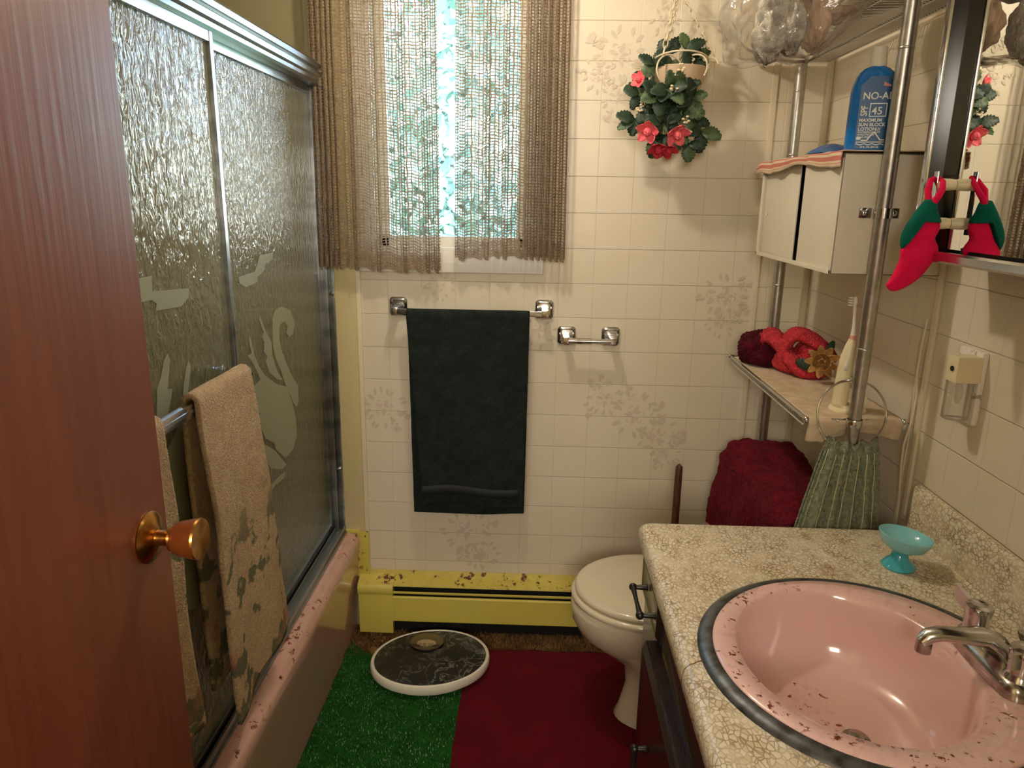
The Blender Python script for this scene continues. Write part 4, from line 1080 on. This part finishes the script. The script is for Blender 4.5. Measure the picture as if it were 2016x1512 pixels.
# coral crochet cloth: a folded thick ribbon looping up and over
b = B()
def ribbon(path, wd, tk, nn=80, nw=14):
    P_ = [Vector(p_) for p_ in path]; m_ = len(P_)
    def cr(t_):
        s = t_*(m_-1); i = min(int(s), m_-2); f = s-i
        g_ = lambda k: P_[max(0, min(m_-1, k))]
        p0, p1, p2, p3 = g_(i-1), g_(i), g_(i+1), g_(i+2)
        return .5*((2*p1)+(p2-p0)*f+(2*p0-5*p1+4*p2-p3)*f*f+(-p0+3*p1-3*p2+p3)*f**3)
    R = []
    for k in range(nn+1):
        t_ = k/nn; p_ = cr(t_); q = cr(min(1, t_+.01))-cr(max(0, t_-.01)); q.normalize(); s = q.cross(Vector((.35, 1, .2)).normalized()).normalized(); n2 = q.cross(s)
        row = []
        for j in range(20):
            a = 2*pi*j/20; kn = 1+.22*sin(k*1.9)*sin(j*3)
            row.append(p_+n2*cos(a)*wd*.5*(1+.1*sin(t_*9))+s*sin(a)*tk*.5*kn)
        R.append(row)
    b.rings(R)
ribbon([(.640, 2.06, 1.10), (.655, 2.03, 1.130), (.672, 1.99, 1.118), (.690, 1.95, 1.085), (.715, 1.92, 1.062), (.76, 1.92, 1.058)], .062, .040)
ribbon([(.690, 2.00, 1.060), (.678, 1.975, 1.110), (.700, 1.965, 1.148), (.738, 1.955, 1.140), (.775, 1.95, 1.112), (.80, 1.955, 1.085)], .072, .034)
for c, q, sd in (((.715, 1.985, 1.070), (.055, .06, .036), 3), ((.745, 1.97, 1.092), (.042, .05, .036), 5)):
    def fn(u, v, c=c, q=q, sd=sd):
        th_ = 2*pi*u; ph = pi*(v-.5); n_ = 1+.2*fbm((cos(th_)*2+sd, sin(th_)*2, v*4), 1.2)+.04*sin(th_*16)*sin(v*30)
        return (c[0]+q[0]*cos(ph)*cos(th_)*n_, c[1]+q[1]*cos(ph)*sin(th_)*n_, max(sz+.006, c[2]+q[2]*sin(ph)*n_))
    b.grid(fn, 60, 36)
o = obj('crocheted_cloth', b, coral_m, label='coral red crocheted cloth curled up on the middle shelf', cat='cloth', sharp=None)

# artificial flowers
def petal3(b, c, d, up_, L, wd, cup=.3, n=6):
    d = Vector(d).normalized(); s = d.cross(Vector(up_)).normalized(); u_ = s.cross(d).normalized(); c = Vector(c)
    def fn(u, v):
        t_ = u; w_ = wd*(sin(pi*min(1, t_*.92+.04))**.8)*(v-.5)*2
        return c+d*L*t_*cos(cup*t_)+u_*(L*t_*sin(cup*t_)+cup*wd*((v-.5)*2)**2*.8)+s*w_
    b.grid(fn, n, 4)
def leaf3(b, c, d, up_, L, wd, teeth=7, cup=-.2):
    d = Vector(d).normalized(); s = d.cross(Vector(up_)).normalized(); u_ = s.cross(d).normalized(); c = Vector(c)
    mid = []; lf = []; rt = []
    n = teeth*2
    for k in range(n+1):
        t_ = k/n; w_ = wd*(sin(pi*min(1, (t_*.9+.06)))**.75)*(1+(.16 if k % 2 else -.04)*(t_ > .25))
        if k == n: w_ = wd*.12
        base = c+d*L*t_+u_*L*cup*t_*t_
        mid.append(b.v(base)); fold = u_*w_*.28
        lf.append(b.v(base+s*w_+fold+d*(.05*L if k % 2 else 0))); rt.append(b.v(base-s*w_+fold+d*(.05*L if k % 2 else 0)))
    for k in range(n):
        b.f([mid[k], lf[k], lf[k+1], mid[k+1]]); b.f([mid[k], mid[k+1], rt[k+1], rt[k]])
t = thing('artificial_flower', 'tan artificial flower lying on the middle shelf beside the toothbrush', 'artificial flower', (.755, 1.86, 1.04))
b = B(); fc = Vector((.742, 1.86, 1.098)); nd = Vector((-.45, -.88, .1)).normalized(); e1 = nd.orthogonal().normalized(); e2 = nd.cross(e1)
for rr, n, L, cu in ((0, 9, .046, .25), (1, 7, .034, .7), (2, 5, .020, 1.1)):
    for k in range(n):
        a = 2*pi*k/n+rr*.4; petal3(b, fc+nd*rr*.004, e1*cos(a)+e2*sin(a)+nd*.12, nd, L, .0105, cu)
po_ = obj('petals', b, tanflower_m, t, sharp=None); solid(po_, .0008)
b = B(); leaf3(b, fc+Vector((.012, .02, .01)), (.5, .3, .75), (-.3, -.9, 0), .05, .009); leaf3(b, fc+Vector((-.01, .02, -.02)), (-.8, .2, .2), (0, -1, 0), .05, .014); solid(obj('leaf', b, leaf_m, t, sharp=None), .0008)

# ------------------------------------------------------------------ toothbrush
t = thing('electric_toothbrush', 'cream electric toothbrush standing in its charger on the middle shelf', 'toothbrush', (.70, 1.60, 1.04))
b = B(); b.lathe([(.0, 1.041), (.040, 1.041), (.041, 1.046), (.038, 1.052), (.034, 1.053), (.033, 1.058), (.0, 1.058)], (.706, 1.605, 0), n=32, sx=1.0, sy=.8); b.box(.724, .738, 1.612, 1.626, 1.055, 1.125, .003); b.box(.722, .748, 1.60, 1.63, 1.05, 1.075, .004)
obj('charger', b, ivory, t)
path = [(.686, 1.600, 1.058), (.6865, 1.600, 1.09), (.688, 1.600, 1.13), (.690, 1.600, 1.165), (.6935, 1.600, 1.19), (.696, 1.600, 1.205)]
b = B(); b.tube(path, [.0165, .0165, .0160, .0145, .011, .0075], 24); hd = obj('handle', b, ivory, t, sharp=60)
b = B(); b.ball((.684, 1.5845, 1.148), (.0055, .003, .011), 12); obj('switch', b, white_pl, hd)
b = B(); b.tube([(.696, 1.600, 1.205), (.6965, 1.600, 1.214)], .0068, 16); obj('collar', b, pink_st, hd)
b = B(); b.tube([(.6965, 1.600, 1.214), (.6955, 1.600, 1.235), (.693, 1.600, 1.262), (.690, 1.599, 1.285)], [.0062, .004, .0032, .004], 14); b.ball((.690, 1.599, 1.289), (.006, .0045, .011), 12); br = obj('brush_head', b, white_pl, t, sharp=60)
b = B()
for k in range(4): b.box(.676, .686, 1.595, 1.603, 1.279+k*.0052, 1.2825+k*.0052)
obj('bristles', b, white_pl, br, sharp=None)

# cord on the wall
b = B(); b.tube([(.832, 1.565, 1.26), (.829, 1.566, 1.20), (.831, 1.570, 1.14), (.833, 1.562, 1.09), (.830, 1.560, 1.03), (.822, 1.562, .98), (.826, 1.566, .93), (.833, 1.565, .84), (.834, 1.565, .70)], .0028, 8); b.tube([(.834, 1.575, 1.20), (.832, 1.574, 1.12), (.834, 1.568, 1.02), (.833, 1.570, .90), (.834, 1.572, .72)], .0024, 8)
obj('power_cord', b, offwhite, label='white power cord hanging down the right wall beside the shelf', cat='cord')

# ------------------------------------------------------------------ white cabinet strapped to the pole
kx0, kx1, ky0, ky1, kz0, kz1 = .611, .836, 1.553, 2.09, 1.350, 1.592
t = thing('wall_cabinet', 'cream metal cabinet with sliding doors clamped to the shelf poles', 'cabinet', ((kx0+kx1)/2, (ky0+ky1)/2, kz0))
b = B(); w_ = .008
b.box(kx0, kx1, ky0, ky0+.003, kz0, kz1, .001); b.box(kx0, kx1, ky1-.003, ky1, kz0, kz1, .001); b.box(kx0, kx1, ky0, ky1, kz0, kz0+.003, .001); b.box(kx0, kx1, ky0, ky1, kz1-.003, kz1, .001); b.box(kx1-.003, kx1, ky0, ky1, kz0, kz1, .001)
b.box(kx0-.001, kx0+.003, ky0, ky1, kz0, kz0+.010, .001); b.box(kx0-.001, kx0+.003, ky0, ky1, kz1-.010, kz1, .001); b.box(kx0-.001, kx0+.003, ky0, ky0+.008, kz0, kz1, .001); b.box(kx0-.001, kx0+.003, ky1-.008, ky1, kz0, kz1, .001)
obj('case', b, cabinet_white, t)
obj('inside', B().box(kx0+.022, kx0+.03, ky0+.006, ky1-.006, kz0+.006, kz1-.006), shade_black, t)  # black sheet paints the unlit depth seen between the sliding doors
obj('sliding_door', B().box(kx0+.004, kx0+.007, ky0+.004, 1.777, kz0+.008, kz1-.008, .001), cabinet_white, t)
dd = obj('sliding_door', B().box(kx0+.010, kx0+.013, 1.825, ky1-.004, kz0+.008, kz1-.008, .001), cabinet_white, t)
obj('finger_pull', B().lathe([(.0085, -.0005), (.0095, .0015), (.007, .0005), (0, -.0002)], (kx0+.0095, 2.055, 1.465), Matrix.Rotation(-pi/2, 3, 'Y'), n=20), cabinet_white, dd)
b = B(); zc = 1.476; b.tube([(PX+.0168*cos(a), PY+.0168*sin(a)*1.0, zc) for a in [pi+pi*k/12 for k in range(13)]], .001, 6)
R = [[(PX+rr*cos(a), PY+rr*sin(a)*1.1, z) for a in [pi+pi*k/16 for k in range(17)]] for rr, z in ((.0157, zc-.010), (.0175, zc-.010), (.0175, zc+.010), (.0157, zc+.010))]
b.rings(R, closed=False); b.box(PX-.040, PX-.0155, 1.548, 1.5525, zc-.010, zc+.010, .001); b.box(PX+.0155, PX+.040, 1.548, 1.5525, zc-.010, zc+.010, .001)
for x in (PX-.030, PX+.030): b.ball((x, 1.547, zc), (.006, .003, .006), 12)
obj('pole_clamp', b, chrome, t)

# striped cloth on top of the cabinet
b = B()
def topcloth(u, v):
    y = ky0-.004+(2.15-ky0)*u; s = v*.23
    if s < .030:
        q = (.030-s); x = kx0-.007-.004*sin(u*30)-.003*fbm((u*12, v*5, 0), 1); z = kz1+.005-q*(.85+.22*sin(u*9+1)+.04*sin(u*41))
    else: x = kx0-.007+(s-.030); z = kz1+.005+.0015*fbm((x*30, y*20, 0), 1)
    if u > .88: z -= (u-.88)*.06
    return (x, y, z)
b.grid(topcloth, 150, 40, lambda u, v: (u*.5, v*.23))
o = obj('cabinet_cloth', b, stripe_m, label='cream cloth with red stripes lying on the cream cabinet', cat='cloth', sharp=None); solid(o, .002)
# blue packet
b = B(); b.grid(lambda u, v: (.628+.065*v, 1.665+.17*u, 1.6015+.019*sin(pi*u)**.5*sin(pi*v)**.5+.002*fbm((u*5, v*4, 1), 1)+.004*u), 24, 12)
b.grid(lambda u, v: (.628+.065*v, 1.665+.17*u, 1.6005+.004*u), 24, 12)
obj('packet', b, mat('blue_foil_packet', (14, 92, 158), .3, bump=(60, .002)), label='blue soft packet lying on the striped cloth beside the lotion bottle', cat='packet')

# ------------------------------------------------------------------ lotion bottle with its lettering
t = thing('lotion_bottle', 'blue sun block lotion bottle with white cap and lettering on the cabinet', 'bottle', (.680, 1.618, 1.599))
bz = 1.600; ang = math.radians(-14)
Mb = Matrix.Translation((.681, 1.618, bz)) @ Matrix.Rotation(ang, 4, 'Z')
b = B(); R = []
def sect(hw, hd, z, n=40):
    return [Mb @ Vector((hw*math.copysign(abs(cos(a))**.8, cos(a)), hd*math.copysign(abs(sin(a))**.7, sin(a)), z)) for a in [2*pi*k/n for k in range(n)]]
for z, hw, hd in ((0, .043, .022), (.004, .0455, .0245), (.05, .0455, .0245), (.115, .0445, .0245), (.128, .0425, .0240), (.142, .038, .0225), (.152, .032, .020), (.159, .024, .017), (.163, .015, .0145)):
    R.append(sect(hw, hd, z))
b.rings(R); bo = obj('body', b, blue_m, t, sharp=50)
b = B(); b.lathe([(.0155, .160), (.0150, .164), (.0135, .195), (.013, .200), (0, .2005)], (0, 0, 0), n=28, sx=1.12)
b.bm.transform(Mb); obj('cap', b, white_pl, t)
Ml = Mb @ Matrix.Translation((0, -.0247, 0)) @ Matrix.Rotation(pi/2, 4, 'X')
b = B(); lab = [(-.029, .004), (.034, .004), (.034, .125), (.022, .142), (-.012, .142), (-.029, .125)]
b.poly([Ml @ Vector((x, z, .0001)) for x, z in lab], (Ml.to_3x3() @ Vector((0, 0, .0002)))); obj('label_panel', b, blue_label, t)
L = lambda x, z: Ml @ Matrix.Translation((x, z, .0006))
for nm, s, size, x, z, sxx in (('lettering', 'NO-AD', .0195, -.024, .0985, .95), ('lettering', '45', .0205, -.0045, .0695, 1.0), ('lettering', 'MAXIMUM', .0092, -.026, .0555, 1.0), ('lettering', 'SUN BLOCK', .0092, -.026, .0470, 1.0), ('lettering', 'LOTION', .0092, -.026, .0385, 1.0),
        ('lettering', 'UV', .0075, .0075, .0392, .9), ('lettering', 'UV', .0075, .0075, .0335, .9), ('lettering', 'WATERPROOF', .0050, -.026, .0335, 1.0), ('lettering', 'SWEATPROOF', .0050, -.026, .0288, 1.0), ('lettering', 'PABA-FREE', .0050, -.026, .0241, 1.0), ('lettering', '16 FL. OZ. (476 ml)', .0042, -.018, .0052, 1.0)):
    text(nm, s, size, L(x, z), ink, t, 'LEFT', .00025 if size > .008 else .0001, .0001, sxx)
text('lettering', 'SPF', .0175, L(-.0125, .0665) @ Matrix.Rotation(pi/2, 4, 'Z'), ink, t, 'LEFT', .0003, .0001, .80)
b = B()
def lb(x0_, z0_, x1_, z1_):
    b.poly([L(0, 0) @ Vector(q) for q in ((x0_, z0_, 0), (x1_, z0_, 0), (x1_, z1_, 0), (x0_, z1_, 0))])
for q in ((-.0085, .065, .0235, .0668), (-.0085, .0895, .0235, .0913), (-.0085, .0668, -.0067, .0895), (.0217, .0668, .0235, .0895)): lb(*q)
obj('number_frame', b, ink, t, sharp=None)
b = B(); lb(-.027, .0155, .026, .0172); obj('water_line', b, ink, t, sharp=None)
for nm, pts in zip(('swimmer_emblem', 'swimmer_head'), ([(-.027, .0185), (-.006, .0185), (.004, .0335), (.006, .0335), (.017, .0195), (.026, .0195), (.026, .0215), (.0185, .0215), (.0065, .0365), (.0035, .0365), (-.0075, .0208), (-.018, .0208), (-.018, .0185)],
            [(-.027, .0208), (-.020, .0208), (-.0185, .0228), (-.0185, .0248), (-.021, .0262), (-.027, .0262)])): b = B(); b.poly([L(0, 0) @ Vector((x, z, 0)) for x, z in pts]); obj(nm, b, ink, t, sharp=None)
b = B()
for k in range(16):
    x = -.027+k*.0033; f_ = lambda x: .0122+.0011*sin(x*420)
    b.poly([L(0, 0) @ Vector(q) for q in ((x, f_(x)-.0011, 0), (x+.0033, f_(x+.0033)-.0011, 0), (x+.0033, f_(x+.0033)+.0006, 0), (x, f_(x)+.0006, 0))])
bmesh.ops.remove_doubles(b.bm, verts=b.bm.verts, dist=.00002); obj('wave_line', b, ink, t, sharp=None)
b = B(); b.poly([Mb @ Vector(q) for q in ((.012, -.0254, .124), (.026, -.0252, .122), (.027, -.0243, .137), (.013, -.0247, .139))], (0, .003, 0)); obj('price_sticker', b, pink_st, t)

# ------------------------------------------------------------------ plastic bag on the upper shelf
t = thing('plastic_bag', 'clear plastic bag of knitwear slumped over the edge of the upper shelf', 'bag', (.53, 1.70, 1.76))
b = B()
def bag(u, v):
    th_ = 2*pi*u; ph = pi*(v-.5); cx_, cy_, cz_, rx, ry, rz = (.548, 1.66, 1.905, .150, .145, .125)
    n_ = 1+.12*fbm((cos(th_)*2, sin(th_)*2, v*4), 1.2)+.10*abs(fbm((cos(th_)*5, sin(th_)*5, v*8), 1.4))-.03
    cph = math.copysign(abs(cos(ph))**.6, cos(ph)); x = rx*cph*cos(th_)*n_; y = ry*cph*sin(th_)*n_; z = rz*sin(ph)*n_
    if x < -.06: q = abs(x)-.06; z -= q*.55; x -= q*.30
    if x > .0: z += x*.80; x += .02*x
    return (cx_+x, cy_+y, cz_+z)
b.grid(bag, 110, 80); bmesh.ops.remove_doubles(b.bm, verts=b.bm.verts, dist=.0003); obj('bag_film', b, poly_m, t, sharp=None)
heapcoords = [((.460, 1.63, 1.815), (.030, .05, .045), 11), ((.468, 1.64, 1.87), (.032, .05, .045), 12), ((.50, 1.65, 1.93), (.050, .06, .035), 13), ((.502, 1.62, 1.835), (.024, .04, .050), 14)]
tb = thing('knitwear', 'grey speckled knitwear rolled up inside the plastic bag', 'knitwear', (.49, 1.64, 1.79))
b = B()
def lump(b, c, r, seed):
    def fn(u, v):
        th_ = 2*pi*u; ph = pi*(v-.5); n_ = 1+.25*fbm((cos(th_)*2+seed, sin(th_)*2, v*4), 1.2)+.06*sin(th_*14+v*30)
        return (c[0]+r[0]*cos(ph)*cos(th_)*n_, c[1]+r[1]*cos(ph)*sin(th_)*n_, c[2]+r[2]*sin(ph)*n_)
    b.grid(fn, 48, 30)
for c, r, s in heapcoords: lump(b, c, r, s)
bmesh.ops.remove_doubles(b.bm, verts=b.bm.verts, dist=.0002); obj('knit', b, grey_fur, tb, sharp=None)
b = B(); lump(b, (.558, 1.66, 1.848), (.026, .05, .045), 21); lump(b, (.60, 1.69, 1.91), (.055, .06, .05), 22); bmesh.ops.remove_doubles(b.bm, verts=b.bm.verts, dist=.0002)
obj('folded_garment', b, beige_cloth, label='beige folded garment inside the plastic bag', cat='garment', sharp=None)

# ------------------------------------------------------------------ hanging flower basket
t = thing('hanging_basket', 'chain hung wire basket of artificial pink flowers against the tile wall', 'hanging basket', (.35, 2.17, 1.64))
wire = mat('cream_plastic_wire', (216, 202, 172), .45)
def circ(c, r, d, n=28, a0=0, a1=2*pi):
    M_ = frame_to(d); return [Vector(c)+M_ @ Vector((r*cos(a0+(a1-a0)*k/n), r*sin(a0+(a1-a0)*k/n), 0)) for k in range(n+1)]
b = B()
b.tube(circ((.337, 2.085, 1.825), .038, (.35, -.9, .1)), .0024, 8); b.tube(circ((.405, 2.12, 1.832), .040, (-.6, -.8, .25), a0=-.5, a1=pi*1.25), .0024, 8); b.tube(circ((.452, 2.14, 1.83), .036, (-.9, -.5, .1), a0=.4, a1=pi*1.2), .002, 8)
b.tube([(.405, 2.10, 1.80), (.425, 2.12, 1.77), (.445, 2.14, 1.81), (.452, 2.14, 1.855)], .002, 6)
b.tube(circ((.37, 2.13, 1.85), .075, (0, .25, 1), 40), .0024, 8)
obj('wire_loops', b, wire, t)
b = B(); b.lathe([(.03, 0), (.055, .015), (.075, .05), (.083, .085), (.080, .087), (.07, .05), (.05, .02), (0, .012)], (.372, 2.150, 1.755), n=32, sx=.9, sy=.75); obj('pot', b, pot_m, t)
def chain(b, p, q, n):
    p, q = Vector(p), Vector(q); d = q-p; L_ = d.length/n; d.normalize(); s = d.cross(Vector((0, 1, .2))).normalized(); u2 = d.cross(s)
    for k in range(n):
        c = p+d*(L_*(k+.5)); ax = s if k % 2 else u2; pts = []
        for j in range(16):
            a = 2*pi*j/16; pts.append(c+d*cos(a)*L_*.66+ax*sin(a)*L_*.30)
        b.tube(pts, .0017, 6, closed=True)
for (p_, q_, n) in (((.318, 2.085, 1.862), (.352, 2.132, 2.035), 9), ((.345, 2.195, 1.86), (.353, 2.14, 2.035), 9), ((.462, 2.14, 1.870), (.356, 2.135, 2.035), 9), ((.353, 2.135, 2.05), (.353, 2.135, 2.34), 14)):
    b = B(); chain(b, p_, q_, n); obj('chain', b, wire, t, sharp=None)
obj('chain_ring', B().tube(circ((.353, 2.135, 2.043), .010, (0, 1, 0)), .0018, 6), wire, t)
obj('ceiling_hook', B().tube(circ((.353, 2.135, 2.345), .012, (0, 1, 0)), .0015, 6), chrome, t)
rnd = random.Random(11)
b1, b2, st = B(), B(), B()
hubs = [(.262, 2.10, 1.765, 3), (.255, 2.10, 1.700, 4), (.335, 2.06, 1.775, 5), (.40, 2.08, 1.755, 4), (.42, 2.12, 1.705, 3), (.33, 2.08, 1.70, 5), (.36, 2.09, 1.665, 4), (.30, 2.11, 1.84, 3), (.385, 2.13, 1.885, 3), (.42, 2.15, 1.865, 3), (.335, 2.13, 1.87, 3), (.30, 2.09, 1.73, 4), (.29, 2.14, 1.79, 4), (.31, 2.10, 1.655, 3), (.37, 2.12, 1.80, 3), (.435, 2.10, 1.675, 3), (.40, 2.09, 1.64, 3), (.35, 2.09, 1.745, 5), (.38, 2.08, 1.72, 4), (.31, 2.07, 1.76, 4), (.37, 2.08, 1.775, 4), (.33, 2.10, 1.655, 4)]
cc = Vector((.34, 2.13, 1.77))
for i, (x, y, z, n) in enumerate(hubs):
    p_ = Vector((x, y, z)); o_ = (p_-cc).normalized()
    st.tube([cc+(p_-cc)*.2, (cc+p_)/2+Vector((0, 0, .015)), p_], .0013, 5)
    for k in range(n):
        a = 2*pi*k/n+rnd.random()*.7; d_ = (Vector((cos(a), -.25, sin(a)-.15))+o_*.5).normalized()
        leaf3(b1 if (i+k) % 3 else b2, p_, d_, (rnd.uniform(-.4, .4), -1, .35), rnd.uniform(.040, .060), rnd.uniform(.013, .019))
lv = obj('leaves', b1, leaf_m, t, sharp=None); solid(lv, .0007)
solid(obj('leaves', b2, leaf_m2, t, sharp=None, label='lighter green leaves'), .0007)
obj('stems', st, stem_m, t, sharp=None)
def blossom(c, d, s, m, nm='blossom'):
    b = B(); d = Vector(d).normalized(); e1 = d.orthogonal().normalized(); e2 = d.cross(e1); c = Vector(c)
    for k in range(5): a = 2*pi*k/5; petal3(b, c, e1*cos(a)+e2*sin(a)+d*.15, d, .030*s, .0115*s, .35)
    for k in range(4): a = 2*pi*k/4+.5; petal3(b, c, e1*cos(a)*.5+e2*sin(a)*.5+d, d, .020*s, .009*s, .5)
    b.ball(c+d*.010*s, (.009*s, .009*s, .009*s), 10)
    solid(obj(nm, b, m, t, sharp=None), .0006)
blossom((.287, 2.055, 1.672), (-.3, -.8, -.4), 1.2, petal_m); blossom((.358, 2.05, 1.668), (.25, -.7, -.6), 1.3, petal_m); blossom((.262, 2.09, 1.80), (-.6, -.7, .1), .85, petal_m)
blossom((.318, 2.07, 1.632), (-.1, -.6, -.8), 1.1, petal_d); blossom((.343, 2.08, 1.630), (.2, -.5, -.8), 1.1, petal_d)
for (x, y, z) in ((.275, 2.075, 1.745), (.36, 2.045, 1.825), (.345, 2.04, 1.775), (.285, 2.07, 1.77), (.385, 2.06, 1.70), (.395, 2.07, 1.665), (.265, 2.08, 1.73), (.35, 2.06, 1.80)):
    b = B()
    for k in range(6):
        a = rnd.random()*6.28; q = Vector((x+cos(a)*.008, y-.004*rnd.random(), z+sin(a)*.008)); b.ball(q, (.0045, .0035, .0030), 8); b.tube([(x, y+.006, z-.004), q], .0006, 4)
    obj('bud_cluster', b, bud_m, t, sharp=None)

t.scale = (1.032,)*3; t.location = (.361, 2.234, 1.6445)      # the basket hangs close to the wall
